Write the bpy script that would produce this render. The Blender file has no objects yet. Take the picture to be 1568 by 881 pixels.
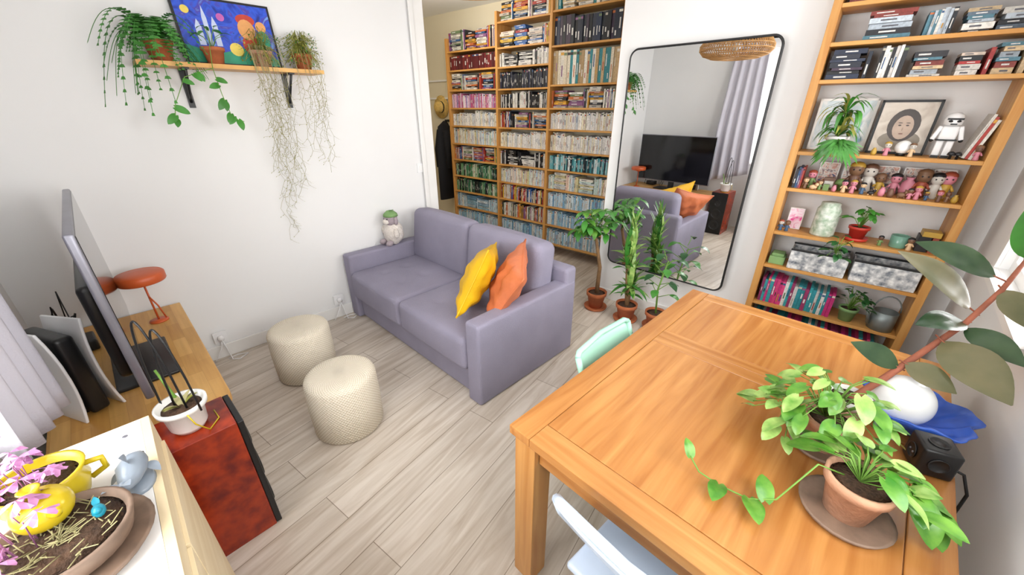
import bpy, math, random
from mathutils import Vector, Matrix
rnd=random.Random(11)
U=rnd.uniform
V=Vector

# ---------------- materials ----------------
def lin(h):
    if isinstance(h,tuple): return h
    h=h.lstrip('#'); o=[]
    for i in (0,2,4):
        c=int(h[i:i+2],16)/255.0
        o.append(c/12.92 if c<=.04045 else ((c+.055)/1.055)**2.4)
    return tuple(o)
def base_mat(name):
    m=bpy.data.materials.new(name); m.use_nodes=True
    nt=m.node_tree; p=nt.nodes['Principled BSDF']
    return m,nt,p
def mat(name,col,rough=.6,metal=0,var=.12,scale=6,bump=0,bscale=80,trans=0,alpha=1,stretch=(1,1,1),col2=None,emit=0):
    m,nt,p=base_mat(name); L=nt.links; c=lin(col)
    tc=nt.nodes.new('ShaderNodeTexCoord'); mp=nt.nodes.new('ShaderNodeMapping')
    mp.inputs['Scale'].default_value=stretch
    L.new(tc.outputs['Object'],mp.inputs['Vector'])
    n=nt.nodes.new('ShaderNodeTexNoise'); n.inputs['Scale'].default_value=scale; n.inputs['Detail'].default_value=4
    L.new(mp.outputs[0],n.inputs['Vector'])
    r=nt.nodes.new('ShaderNodeValToRGB'); r.color_ramp.elements[0].position=.3; r.color_ramp.elements[1].position=.7
    if col2: a,b=c,lin(col2)
    else: a=tuple(x*(1-var) for x in c); b=tuple(min(1,x*(1+var)) for x in c)
    r.color_ramp.elements[0].color=(*a,1); r.color_ramp.elements[1].color=(*b,1)
    L.new(n.outputs['Fac'],r.inputs[0]); L.new(r.outputs[0],p.inputs['Base Color'])
    p.inputs['Roughness'].default_value=rough; p.inputs['Metallic'].default_value=metal
    if trans: p.inputs['Transmission Weight'].default_value=trans
    if bump:
        n2=nt.nodes.new('ShaderNodeTexNoise'); n2.inputs['Scale'].default_value=bscale; n2.inputs['Detail'].default_value=2
        L.new(mp.outputs[0],n2.inputs['Vector'])
        bp=nt.nodes.new('ShaderNodeBump'); bp.inputs['Strength'].default_value=bump; bp.inputs['Distance'].default_value=.01
        L.new(n2.outputs['Fac'],bp.inputs['Height']); L.new(bp.outputs[0],p.inputs['Normal'])
    return m
def wood(name,c1,c2,stretch,rough=.4,big=1.5,dark=(.68,.58,.48,1)):
    m,nt,p=base_mat(name); L=nt.links
    tc=nt.nodes.new('ShaderNodeTexCoord'); mp=nt.nodes.new('ShaderNodeMapping'); mp.inputs['Scale'].default_value=stretch
    L.new(tc.outputs['Object'],mp.inputs['Vector'])
    n=nt.nodes.new('ShaderNodeTexNoise'); n.inputs['Scale'].default_value=1; n.inputs['Detail'].default_value=7; n.inputs['Distortion'].default_value=.6
    L.new(mp.outputs[0],n.inputs['Vector'])
    r=nt.nodes.new('ShaderNodeValToRGB'); r.color_ramp.elements[0].position=.34; r.color_ramp.elements[1].position=.66
    r.color_ramp.elements[0].color=(*lin(c1),1); r.color_ramp.elements[1].color=(*lin(c2),1)
    L.new(n.outputs['Fac'],r.inputs[0])
    n2=nt.nodes.new('ShaderNodeTexNoise'); n2.inputs['Scale'].default_value=big; L.new(tc.outputs['Object'],n2.inputs['Vector'])
    mx=nt.nodes.new('ShaderNodeMixRGB'); mx.blend_type='MULTIPLY'; mx.inputs[0].default_value=.4
    r2=nt.nodes.new('ShaderNodeValToRGB'); r2.color_ramp.elements[0].position=.35; r2.color_ramp.elements[1].position=.65
    r2.color_ramp.elements[0].color=dark; r2.color_ramp.elements[1].color=(1,1,1,1)
    L.new(n2.outputs['Fac'],r2.inputs[0]); L.new(r.outputs[0],mx.inputs[1]); L.new(r2.outputs[0],mx.inputs[2])
    L.new(mx.outputs[0],p.inputs['Base Color']); p.inputs['Roughness'].default_value=rough
    return m
def parquet(name,c1,c2):
    m,nt,p=base_mat(name); L=nt.links
    tc=nt.nodes.new('ShaderNodeTexCoord')
    b=nt.nodes.new('ShaderNodeTexBrick'); b.offset=.5; b.inputs['Scale'].default_value=1; b.inputs['Brick Width'].default_value=.22; b.inputs['Row Height'].default_value=.055; b.inputs['Mortar Size'].default_value=.0004
    b.inputs['Color1'].default_value=(*lin(c1),1); b.inputs['Color2'].default_value=(*lin(c2),1); b.inputs['Mortar'].default_value=(*lin('#B98A48'),1)
    L.new(tc.outputs['Object'],b.inputs['Vector'])
    n=nt.nodes.new('ShaderNodeTexNoise'); mp=nt.nodes.new('ShaderNodeMapping'); mp.inputs['Scale'].default_value=(3,40,10); L.new(tc.outputs['Object'],mp.inputs['Vector']); L.new(mp.outputs[0],n.inputs['Vector']); n.inputs['Scale'].default_value=1
    r=nt.nodes.new('ShaderNodeValToRGB'); r.color_ramp.elements[0].position=.35; r.color_ramp.elements[1].position=.65; r.color_ramp.elements[0].color=(.82,.76,.68,1); r.color_ramp.elements[1].color=(1,1,1,1)
    L.new(n.outputs['Fac'],r.inputs[0])
    mx=nt.nodes.new('ShaderNodeMixRGB'); mx.blend_type='MULTIPLY'; mx.inputs[0].default_value=.8
    L.new(b.outputs['Color'],mx.inputs[1]); L.new(r.outputs[0],mx.inputs[2]); L.new(mx.outputs[0],p.inputs['Base Color']); p.inputs['Roughness'].default_value=.35
    return m
def floor_mat():
    m,nt,p=base_mat('grey_oak_planks'); L=nt.links
    tc=nt.nodes.new('ShaderNodeTexCoord'); mp=nt.nodes.new('ShaderNodeMapping'); mp.inputs['Rotation'].default_value=(0,0,math.radians(90-4.5))
    L.new(tc.outputs['Object'],mp.inputs['Vector'])
    b=nt.nodes.new('ShaderNodeTexBrick'); b.offset=.37
    b.inputs['Scale'].default_value=1; b.inputs['Brick Width'].default_value=1.3; b.inputs['Row Height'].default_value=.175
    b.inputs['Mortar Size'].default_value=.0018; b.inputs['Mortar Smooth'].default_value=.1
    b.inputs['Color1'].default_value=(*lin('#E0D7CC'),1); b.inputs['Color2'].default_value=(*lin('#CEC4B8'),1); b.inputs['Mortar'].default_value=(*lin('#988B7D'),1)
    L.new(mp.outputs[0],b.inputs['Vector'])
    m2=nt.nodes.new('ShaderNodeMapping'); m2.inputs['Scale'].default_value=(2.2,24,1); L.new(mp.outputs[0],m2.inputs['Vector'])
    n=nt.nodes.new('ShaderNodeTexNoise'); n.inputs['Scale'].default_value=1; n.inputs['Detail'].default_value=8; n.inputs['Distortion'].default_value=1.0
    L.new(m2.outputs[0],n.inputs['Vector'])
    r=nt.nodes.new('ShaderNodeValToRGB'); r.color_ramp.elements[0].position=.28; r.color_ramp.elements[1].position=.66
    r.color_ramp.elements[0].color=(*lin('#D0C6BA'),1); r.color_ramp.elements[1].color=(1,1,1,1)
    L.new(n.outputs['Fac'],r.inputs[0])
    mx=nt.nodes.new('ShaderNodeMixRGB'); mx.blend_type='MULTIPLY'; mx.inputs[0].default_value=.85
    L.new(b.outputs['Color'],mx.inputs[1]); L.new(r.outputs[0],mx.inputs[2]); L.new(mx.outputs[0],p.inputs['Base Color'])
    p.inputs['Roughness'].default_value=.4
    bp=nt.nodes.new('ShaderNodeBump'); bp.inputs['Strength'].default_value=.15; bp.inputs['Distance'].default_value=.004
    L.new(n.outputs['Fac'],bp.inputs['Height']); L.new(bp.outputs[0],p.inputs['Normal'])
    return m
def attr_mat(name,rough=.5):
    m,nt,p=base_mat(name); L=nt.links
    a=nt.nodes.new('ShaderNodeAttribute'); a.attribute_name='Col'
    tc=nt.nodes.new('ShaderNodeTexCoord'); n=nt.nodes.new('ShaderNodeTexNoise'); n.inputs['Scale'].default_value=90; n.inputs['Detail'].default_value=1
    L.new(tc.outputs['Object'],n.inputs['Vector'])
    r=nt.nodes.new('ShaderNodeValToRGB'); r.color_ramp.elements[0].position=.4; r.color_ramp.elements[0].color=(.62,.62,.62,1); r.color_ramp.elements[1].position=.6; r.color_ramp.elements[1].color=(1,1,1,1)
    L.new(n.outputs['Fac'],r.inputs[0])
    mx=nt.nodes.new('ShaderNodeMixRGB'); mx.blend_type='MULTIPLY'; mx.inputs[0].default_value=.5
    L.new(a.outputs['Color'],mx.inputs[1]); L.new(r.outputs[0],mx.inputs[2]); L.new(mx.outputs[0],p.inputs['Base Color'])
    p.inputs['Roughness'].default_value=rough
    return m
def fabric_mat(name,col,scale=220,strength=.35,rough=.9,var=.1):
    return mat(name,col,rough,0,var,3,strength,scale)
def knit_mat():
    m,nt,p=base_mat('cream_knit'); L=nt.links
    tc=nt.nodes.new('ShaderNodeTexCoord'); sp=nt.nodes.new('ShaderNodeSeparateXYZ'); L.new(tc.outputs['Object'],sp.inputs[0])
    def M(op,a,b=None,c=None):
        q=nt.nodes.new('ShaderNodeMath'); q.operation=op
        for i,x in enumerate((a,b,c)):
            if x is None: continue
            if isinstance(x,(int,float)): q.inputs[i].default_value=x
            else: L.new(x,q.inputs[i])
        return q.outputs[0]
    X,Y,Z=sp.outputs['X'],sp.outputs['Y'],sp.outputs['Z']
    at=M('ARCTAN2',Y,X); rr=M('SQRT',M('ADD',M('MULTIPLY',X,X),M('MULTIPLY',Y,Y)))
    # side rib: angle x height ; top rows: radius based
    a=M('SINE',M('MULTIPLY',at,66)); b=M('SINE',M('MULTIPLY',M('SUBTRACT',Z,rr),340))
    ad=M('MULTIPLY_ADD',M('MULTIPLY',a,b),.5,.5)
    r=nt.nodes.new('ShaderNodeValToRGB'); r.color_ramp.elements[0].color=(*lin('#CDC0A6'),1); r.color_ramp.elements[1].color=(*lin('#F3ECDF'),1)
    L.new(ad,r.inputs[0]); L.new(r.outputs[0],p.inputs['Base Color']); p.inputs['Roughness'].default_value=.9
    bp=nt.nodes.new('ShaderNodeBump'); bp.inputs['Strength'].default_value=.6; bp.inputs['Distance'].default_value=.005
    L.new(ad,bp.inputs['Height']); L.new(bp.outputs[0],p.inputs['Normal'])
    return m

M_wall=mat('wall_paint','#ECECEC',.85,var=.015,scale=2)
M_cream=mat('hall_paint','#E4DAC0',.8,var=.02,scale=2)
M_ceil=mat('ceiling_paint','#F4F3F0',.9,var=.01)
M_trim=mat('white_trim','#F0EFED',.45,var=.02)
M_floor=floor_mat()
M_pine=wood('pine_shelf','#C48A42','#D6A25C',(3,30,3),.5)
M_pinev=wood('pine_post','#C08540','#D3A05A',(25,25,2),.5)
M_table=wood('honey_wood','#A86D36','#C68D50',(26,1.6,10),.24,2.2)
M_table2=wood('honey_wood_cross','#AA7038','#C89054',(1.6,26,10),.24,2.2)
M_tableleg=wood('honey_wood_leg','#BE8242','#D6A05E',(22,22,1.6),.35)
M_groove=mat('dark_groove','#7E4F22',.7)
M_birch=wood('birch','#D9AC66','#E6C084',(2,22,8),.4)
M_parq=parquet('pine_parquet','#E3B46A','#CE9A50')
M_birchf=wood('birch_front','#E0CDA6','#ECDCBA',(2,8,22),.5)
M_sofa=fabric_mat('lilac_grey_fabric','#908C9F')
M_yel=fabric_mat('yellow_velvet','#E0B010',30,.3,.55,.22)
M_org=fabric_mat('orange_velvet','#D0754A',30,.3,.5,.28)
M_knit=knit_mat()
M_black=mat('black_plastic','#121214',.35)
M_screen=mat('tv_glass','#08090C',.08,var=.01)
M_silver=mat('silver','#8C8C96',.35,.6)
M_whiteP=mat('white_plastic','#F1F1F2',.3,var=.02)
M_whitelam=mat('white_laminate','#F0EFED',.4,var=.02)
M_orange=mat('orange_metal','#CC5C2C',.4)
M_terra=mat('terracotta','#B5673F',.85,var=.2,scale=14,bump=.2)
M_terral=mat('terracotta_pale','#C99A7C',.9,var=.18,scale=16,bump=.2)
M_soil=mat('soil','#4A3526',.95,var=.4,scale=60,bump=.8,bscale=120)
M_white=mat('white_ceramic','#ECEBE7',.25,var=.03)
M_mirror=mat('mirror_glass',(.93,.94,.94),.0,1,var=0)
M_frame=mat('black_metal','#17181A',.4)
M_leaf=mat('leaf_green','#3C7F2C',.4,var=.3,scale=9)
M_leafd=mat('leaf_dark_green','#24562B',.35,var=.3,scale=9)
M_pothos=mat('pothos_leaf','#33741F',.32,scale=26,col2='#6FA03C')
M_pothos2=mat('pothos_leaf_light','#5A8F32',.32,scale=26,col2='#A9C470')
M_fern=mat('fern_green','#3F8030',.6,var=.35,scale=12)
M_yellowgreen=mat('dry_green','#9A9C46',.7,var=.35,scale=20)
M_dry=mat('dry_stem','#A39C70',.8,var=.2)
M_stem=mat('green_stem','#6E9A3E',.6)
M_bark=mat('bark','#8A6A48',.85,var=.2,scale=20,bump=.4)
M_redstem=mat('reddish_bark','#9C5C46',.8,var=.2,scale=20,bump=.3)
M_ficus=mat('ficus_leaf','#1F3A26',.2,scale=9,col2='#41583A')
M_ficusb=mat('ficus_leaf_back','#565A3C',.3,scale=9,col2='#777052')
M_purple=mat('oxalis_purple','#7E3F74',.5,scale=24,col2='#C38AB4')
M_rattan=mat('rattan','#C2935A',.7,var=.2,scale=20)
M_bluechair=mat('pale_blue_paint','#C6D5E9',.35,var=.03)
M_mint=mat('mint_paint','#A9DCC6',.35,var=.03)
M_curtain=fabric_mat('grey_white_curtain','#CBC9D4',150,.15,.9,.03)
M_spk=mat('red_burl','#601207',.2,scale=16,col2='#A43410')
M_yelc=mat('yellow_ceramic','#CDB322',.25,var=.1)
M_bowl=mat('brown_clay','#7E6858',.6,var=.3,scale=20)
M_greyc=mat('grey_glaze','#8A95A2',.3,var=.15)
M_bluebird=mat('blue_glaze','#1D8FA8',.3)
M_blue=mat('blue_plastic','#3560C4',.35,var=.25,scale=14)
M_globe=mat('opal_glass','#F0F3F4',.25,var=.01)
M_zinc=mat('zinc','#8E9899',.45,.7,var=.2)
M_book=attr_mat('book_covers')
M_straw=mat('straw','#DDB968',.8,var=.2,scale=40,bump=.3)
M_coat=fabric_mat('black_cloth','#17171B')
M_plushw=mat('plush_cream','#E4DCD4',.95,var=.1,scale=30,bump=1,bscale=90)
M_plushg=mat('plush_grey','#A79AA0',.95,var=.1,scale=30,bump=.6)
M_green=mat('green_felt','#7FA36A',.9)
M_glassg=mat('green_glass','#8FC7B0',.1,trans=.4)
M_leafprint=mat('leaf_print_fabric','#F1F1EF',.8,scale=34,col2='#5E6672')
M_redpot=mat('red_glaze','#C23A2E',.35)
def flat(c): return mat('paint_'+c.strip('#'),c,.5,var=.12,scale=20)
def glass_mat():
    m,nt,p=base_mat('window_glass'); L=nt.links
    t=nt.nodes.new('ShaderNodeBsdfTransparent'); g=nt.nodes.new('ShaderNodeBsdfGlossy'); g.inputs['Roughness'].default_value=.02
    mx=nt.nodes.new('ShaderNodeMixShader'); mx.inputs[0].default_value=.04
    L.new(t.outputs[0],mx.inputs[1]); L.new(g.outputs[0],mx.inputs[2]); L.new(mx.outputs[0],nt.nodes['Material Output'].inputs['Surface'])
    return m
M_glass=glass_mat()
def picture_mat(name,cols,scale,detail=3,dist=1.5):
    m,nt,p=base_mat(name); L=nt.links
    tc=nt.nodes.new('ShaderNodeTexCoord'); n=nt.nodes.new('ShaderNodeTexNoise'); n.inputs['Scale'].default_value=scale; n.inputs['Detail'].default_value=detail; n.inputs['Distortion'].default_value=dist
    L.new(tc.outputs['Object'],n.inputs['Vector'])
    r=nt.nodes.new('ShaderNodeValToRGB'); e=r.color_ramp.elements; k=len(cols)
    e[0].position=.3; e[0].color=(*lin(cols[0]),1); e[1].position=.72; e[1].color=(*lin(cols[-1]),1)
    for i in range(1,k-1):
        q=e.new(.3+.42*i/(k-1)); q.color=(*lin(cols[i]),1)
    L.new(n.outputs['Fac'],r.inputs[0]); L.new(r.outputs[0],p.inputs['Base Color']); p.inputs['Roughness'].default_value=.3
    return m

# ---------------- mesh builder ----------------
class B:
    def __init__(s):
        s.v=[];s.f=[];s.m=[];s.sm=[];s.c=[];s.mats=[];s.M=Matrix.Identity(4);s.usecol=False
    def add(s,verts,faces,m,smooth=False,col=None):
        if m not in s.mats: s.mats.append(m)
        k=s.mats.index(m); o=len(s.v)
        for v in verts: s.v.append(tuple(s.M@V(v)))
        for f in faces:
            s.f.append([i+o for i in f]); s.m.append(k); s.sm.append(smooth); s.c.append(col)
        if col is not None: s.usecol=True
    def box(s,x0,x1,y0,y1,z0,z1,m,col=None):
        s.add([(x0,y0,z0),(x1,y0,z0),(x1,y1,z0),(x0,y1,z0),(x0,y0,z1),(x1,y0,z1),(x1,y1,z1),(x0,y1,z1)],
              [(0,3,2,1),(4,5,6,7),(0,1,5,4),(1,2,6,5),(2,3,7,6),(3,0,4,7)],m,False,col)
    def prism(s,pts,z0,z1,m,smooth=False):
        n=len(pts); v=[(p[0],p[1],z0) for p in pts]+[(p[0],p[1],z1) for p in pts]
        s.add(v,[list(range(n))[::-1],list(range(n,2*n))]+[(i,(i+1)%n,n+(i+1)%n,n+i) for i in range(n)],m,smooth)
    def lathe(s,prof,c,m,seg=28,rot=None,wav=None,sc=(1,1)):
        R=rot or Matrix.Identity(3); c=V(c); v=[];f=[]
        for j,(r,z) in enumerate(prof):
            for i in range(seg):
                a=2*math.pi*i/seg; rr=r*(1+(wav(a,j) if wav else 0))
                v.append(c+R@V((rr*math.cos(a)*sc[0],rr*math.sin(a)*sc[1],z)))
        n=len(prof)
        for j in range(n-1):
            for i in range(seg):
                k=(i+1)%seg; f.append((j*seg+i,j*seg+k,(j+1)*seg+k,(j+1)*seg+i))
        if prof[0][0]>1e-4: f.append(list(range(seg))[::-1])
        if prof[-1][0]>1e-4: f.append([(n-1)*seg+i for i in range(seg)])
        s.add(v,f,m,True)
    def sphere(s,c,r,m,seg=16,rings=10,rot=None,jit=0):
        if not hasattr(r,'__len__'): r=(r,r,r)
        R=rot or Matrix.Identity(3); c=V(c); v=[];f=[]
        for j in range(1,rings):
            t=math.pi*j/rings
            for i in range(seg):
                a=2*math.pi*i/seg; q=1+(U(-jit,jit) if jit else 0)
                v.append(c+R@V((r[0]*q*math.sin(t)*math.cos(a),r[1]*q*math.sin(t)*math.sin(a),r[2]*q*math.cos(t))))
        v.append(c+R@V((0,0,r[2]))); v.append(c+R@V((0,0,-r[2]))); T=len(v)-2; Bm=len(v)-1
        for j in range(rings-2):
            for i in range(seg):
                k=(i+1)%seg; f.append((j*seg+i,(j+1)*seg+i,(j+1)*seg+k,j*seg+k))
        for i in range(seg):
            k=(i+1)%seg; f.append((T,i,k)); f.append((Bm,(rings-2)*seg+k,(rings-2)*seg+i))
        s.add(v,f,m,True)
    def tube(s,pts,r,m,seg=6,flat=1,closed=False):
        pts=[V(p) for p in pts]; n=len(pts)
        if not hasattr(r,'__len__'): r=[r]*n
        v=[];f=[];ref=V((0,0,1)); pn=None
        for i,p in enumerate(pts):
            if closed: t=pts[(i+1)%n]-pts[i-1]
            else: t=pts[min(i+1,n-1)]-pts[max(i-1,0)]
            if t.length<1e-9: t=V((0,0,1))
            t.normalize()
            if pn is None:
                rr=ref if abs(t.z)<.9 else V((1,0,0)); a=t.cross(rr).normalized()
            else:
                a=pn-t*pn.dot(t)
                a=a.normalized() if a.length>1e-6 else t.cross(V((1,0,0))).normalized()
            pn=a; b=t.cross(a)
            for k in range(seg):
                w=2*math.pi*k/seg; v.append(p+a*r[i]*math.cos(w)+b*r[i]*flat*math.sin(w))
        for i in range(n if closed else n-1):
            j=(i+1)%n
            for k in range(seg):
                l=(k+1)%seg; f.append((i*seg+k,i*seg+l,j*seg+l,j*seg+k))
        if not closed:
            f.append(list(range(seg))[::-1]); f.append([(n-1)*seg+k for k in range(seg)])
        s.add(v,f,m,True)
    def leaf(s,base,tip,w,m,nrm=(0,0,1),arch=.12,p=.8,fold=.15,n=8):
        b=V(base);t=V(tip);d=t-b;L=d.length
        if L<1e-6:return
        nn=V(nrm); side=d.cross(nn)
        if side.length<1e-6: side=d.cross(V((1,0,0)))
        side.normalize(); up=side.cross(d).normalized(); v=[];f=[]
        heart=p<.7
        for i in range(n+1):
            q=i/n; c=b+d*q+up*arch*L*math.sin(math.pi*q)
            if heart:
                ww=w*.5*max(.02,1.55*((q+.02)**.42)*max(0,1-q)**.72)
                back=d*(-.14*max(0,1-q*3.5))
            else:
                ww=w*.5*max(.02,math.sin(math.pi*min(1,q**p)))**.85; back=d*0
            v+= [c-side*ww+up*fold*ww*.5+back, c-side*ww*.5+up*fold*ww*.55+back*.6, c, c+side*ww*.5+up*fold*ww*.55+back*.6, c+side*ww+up*fold*ww*.5+back]
        for i in range(n):
            o=5*i
            for k in range(4): f.append((o+k,o+k+1,o+k+6,o+k+5))
        s.add(v,f,m,True)
    def rbox(s,c,h,r,m,fn=None,rot=None,n=6,k=3):
        h=V(h);c=V(c);R=rot or Matrix.Identity(3)
        def axis(H):
            a=[-H+r*i/k for i in range(k+1)]; b=[-H+r+(2*H-2*r)*i/n for i in range(1,n)]; return a+b+[H-r+r*i/k for i in range(k+1)]
        ax=[axis(h[i]) for i in range(3)]; idx={};v=[];f=[]
        def vid(q):
            key=(round(q[0],6),round(q[1],6),round(q[2],6))
            if key in idx:return idx[key]
            inn=V([max(-(h[i]-r),min(h[i]-r,q[i])) for i in range(3)]); d=V(q)-inn
            p=inn+d.normalized()*r if d.length>1e-9 else inn
            if fn: p=V(fn(p,h))
            v.append(c+R@p); idx[key]=len(v)-1; return idx[key]
        for a in range(3):
            b_,c_=(a+1)%3,(a+2)%3
            for sg in (-1,1):
                for i in range(len(ax[b_])-1):
                    for j in range(len(ax[c_])-1):
                        qs=[]
                        for (ii,jj) in ((i,j),(i+1,j),(i+1,j+1),(i,j+1)):
                            q=[0,0,0]; q[a]=sg*h[a]; q[b_]=ax[b_][ii]; q[c_]=ax[c_][jj]; qs.append(vid(q))
                        if sg<0: qs=qs[::-1]
                        f.append(qs)
        s.add(v,f,m,True)
    def pillow(s,c,sz,T,R,m,n=22):
        v=[];f=[];c=V(c)
        for sg in (1,-1):
            o=len(v)
            for i in range(n+1):
                for j in range(n+1):
                    u=-1+2*i/n; w=-1+2*j/n
                    e=max(0,(1-abs(u)**2.6)*(1-abs(w)**2.6))**.55
                    x=u*(1-.10*(1-w*w)); y=w*(1-.10*(1-u*u))
                    wr=(.007*math.sin(9*u+4*w)+.006*math.sin(11*w-5*u)+.006*math.sin(17*u*w+6*u))*e
                    v.append(c+R@V((x*sz,y*sz,sg*(T*e+.003)+wr)))
            for i in range(n):
                for j in range(n):
                    q=[o+i*(n+1)+j,o+(i+1)*(n+1)+j,o+(i+1)*(n+1)+j+1,o+i*(n+1)+j+1]
                    f.append(q if sg>0 else q[::-1])
        s.add(v,f,m,True)
        ed=[]
        for t in range(4*n):
            k,i=divmod(t,n); u=-1+2*i/n
            uu,ww=[(u,-1),(1,u),(-u,1),(-1,-u)][k]
            ed.append(c+R@V((uu*(1-.10*(1-ww*ww))*sz,ww*(1-.10*(1-uu*uu))*sz,0)))
        s.tube(ed,.0055,m,6,closed=True)
    def make(s,name,loc=None,rotz=0,bevel=0,fixn=True):
        if loc is None and s.v:
            xs=[v[0] for v in s.v];ys=[v[1] for v in s.v];zs=[v[2] for v in s.v]
            loc=((min(xs)+max(xs))/2,(min(ys)+max(ys))/2,min(zs))
            vs=[(v[0]-loc[0],v[1]-loc[1],v[2]-loc[2]) for v in s.v]
        else: vs=s.v
        me=bpy.data.meshes.new(name); me.from_pydata(vs,[],s.f); me.update()
        for m in s.mats: me.materials.append(m)
        me.polygons.foreach_set('material_index',s.m); me.polygons.foreach_set('use_smooth',s.sm)
        if s.usecol:
            ca=me.color_attributes.new('Col','FLOAT_COLOR','CORNER')
            for p in me.polygons:
                c=s.c[p.index] or (.8,.8,.8)
                for li in p.loop_indices: ca.data[li].color=(c[0],c[1],c[2],1)
        o=bpy.data.objects.new(name,me); bpy.context.scene.collection.objects.link(o)
        o.location=loc; o.rotation_euler=(0,0,rotz)
        if bevel:
            bv=o.modifiers.new('bevel','BEVEL'); bv.width=bevel; bv.segments=2; bv.limit_method='ANGLE'; bv.angle_limit=math.radians(50)
        return o
def Rz(a): return Matrix.Rotation(a,3,'Z')
def Rx(a): return Matrix.Rotation(a,3,'X')
def Ry(a): return Matrix.Rotation(a,3,'Y')
rad=math.radians

H=2.75
# ---------------- shell ----------------
b=B(); b.box(-5.8,.9,-1.0,4.2,-.05,0,M_floor); b.make('floor',loc=(0,0,0))
b=B(); b.box(-5.8,.9,-1.0,4.2,H,H+.05,M_ceil); b.make('ceiling')
def wall(name,p1,p2,th,m,ops=(),z1=H):
    p1=V((*p1,0));p2=V((*p2,0)); d=p2-p1; L=d.length; a=math.atan2(d.y,d.x)
    b=B(); xs=0
    for (s0,s1,za,zb) in sorted(ops):
        b.box(xs,s0,0,th,0,z1,m)
        if za>0: b.box(s0,s1,0,th,0,za,m)
        b.box(s0,s1,0,th,zb,z1,m); xs=s1
    b.box(xs,L,0,th,0,z1,m)
    return b.make(name,loc=p1,rotz=a)
A0=(-3.175,-.30);A1=(-2.915,2.355)
C1=(.41,-.605); D1=(.73,3.27)
wall('wall_left',A0,A1,.1,M_wall)
wall('wall_hall_side',(-3.0,2.345),(-5.6,2.345),-.1,M_cream)
wall('wall_back',C1,A0,.15,M_wall,[(.75,1.95,.95,2.35)])
wall('wall_right',D1,C1,.12,M_wall,[(.62,1.5,.99,2.35),(2.2,3.3,.95,2.35)])
wall('wall_mirror',(-1.51,3.1),(-.25,3.1),.2,M_wall)
wall('wall_alcove',(-.26,3.27),(.74,3.27),.1,M_wall)
wall('wall_passage_end',(-1.51,4.02),(-1.51,3.2),.1,M_wall)
wall('wall_far',(-5.6,4.02),(-1.4,4.02),.1,M_cream)
wall('wall_hall_end',(-5.6,2.3),(-5.6,4.1),.1,M_cream)
def along_left(y): return -3.145+.0975*y
th_l=math.atan2(-(A1[0]-A0[0]),(A1[1]-A0[1]))
b=B(); b.box(0,.014,.6,2.66,0,.1,M_trim); b.make('baseboard_left',loc=(A0[0],A0[1],0),rotz=th_l,bevel=.004)
b=B(); b.box(-1.51,-.25,3.086,3.0995,0,.1,M_trim); b.make('baseboard_far',bevel=.004)
b=B(); b.box(-.1,.02,2.60,2.70,0,H,M_trim); b.box(.02,.035,2.56,2.60,0,H,M_trim); b.make('trim_1',loc=(A0[0],A0[1],0),rotz=th_l,bevel=.004)
def window(name,p1,p2,s0,s1,za,zb,glass=True,sill=.04):
    p1=V((*p1,0));p2=V((*p2,0)); d=p2-p1; a=math.atan2(d.y,d.x); b=B(); f=.05
    b.box(s0+f,s1-f,.03,.09,za,za+f,M_trim); b.box(s0+f,s1-f,.03,.09,zb-f,zb,M_trim); b.box(s0,s0+f,.03,.09,za,zb,M_trim); b.box(s1-f,s1,.03,.09,za,zb,M_trim)
    m=(s0+s1)/2; b.box(m-.03,m+.03,.028,.092,za+f,zb-f,M_trim)
    if sill: b.box(s0-.05,s1+.05,-sill,-.0005,za-.03,za-.001,M_trim)
    for q in (s0-.06,s1): b.box(q,q+.06,-.015,-.0005,za,zb+.06,M_trim)
    b.box(s0,s1,-.015,-.0005,zb,zb+.06,M_trim)
    if glass: b.add([(s0+f,.06,za+f),(s1-f,.06,za+f),(s1-f,.06,zb-f),(s0+f,.06,zb-f)],[(0,1,2,3)],M_glass)
    return b.make(name,loc=p1,rotz=a)
window('window_1',C1,A0,.75,1.95,.95,2.35)
window('window_2',D1,C1,.62,1.5,.99,2.35)
window('added_window',D1,C1,2.2,3.3,.95,2.35)  # unseen near window, added as an opening for extra light

# ---------------- books ----------------
P={
'mix':['#B9B0A0','#2B2B33','#A83A2E','#E0DCD0','#355C8A','#D9A23B','#6B7F5A','#1B1B20','#E4E0D8','#8C5B86','#C96F3B','#CFC8BC'],
'white':['#E6E3DE','#DEDAD6','#D6D4D2','#ECE9E4','#DDD6CC','#C8CED4','#E3DABE'],
'dark':['#1B1D26','#22242E','#14161C','#2E3242','#33364A','#191B22'],
'navy':['#1A2233','#1D2A44','#20262F','#262C3C','#15181F','#3A2B3F'],
'wred':['#6A1F22','#571A1E','#7A2A2A','#5D2024'],
'pink':['#D9AEC6','#C884A8','#E4DAE0','#A48AB8','#D8CEDC','#B9547F'],
'pastel':['#E6E2D4','#D8CE9E','#B4CBDD','#E0C4B0','#D9DEE1','#C4D9D2'],
'teal':['#3C8B95','#6FB7BE','#D8E2E2','#24444E','#8FC3C8','#1F2A30'],
'green':['#2F6B52','#1E2A28','#4F8A5E','#17201E','#6E9A70','#C8D2BC'],
'lblue':['#B9D3E2','#9DC2DA','#D6E2E8','#7AAACC','#CBDCE4','#8FBCD0','#E4E4DC'],
'beige':['#CDB992','#DED2BC','#B89E76','#E4DDD0','#A88C64','#2E7F87'],
'bw':['#E4E1DC','#1C1C20','#DDDAD4','#26262C','#D2CFCA','#121216'],
'redmix':['#A82E2E','#DAD5CE','#1D1D22','#CDA63A','#2F5FA0','#DCC9B8'],
'manga':['#C62F78','#D8447E','#2C8F9B','#35A0A8','#D8D8D4','#8E2F5E'],
'art':['#D8D4CC','#1C1E26','#B9C4CE','#E2DED6','#5A6A7A','#2A2A30','#C9B08A','#8A3A32','#4E7A8A'],
}
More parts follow.
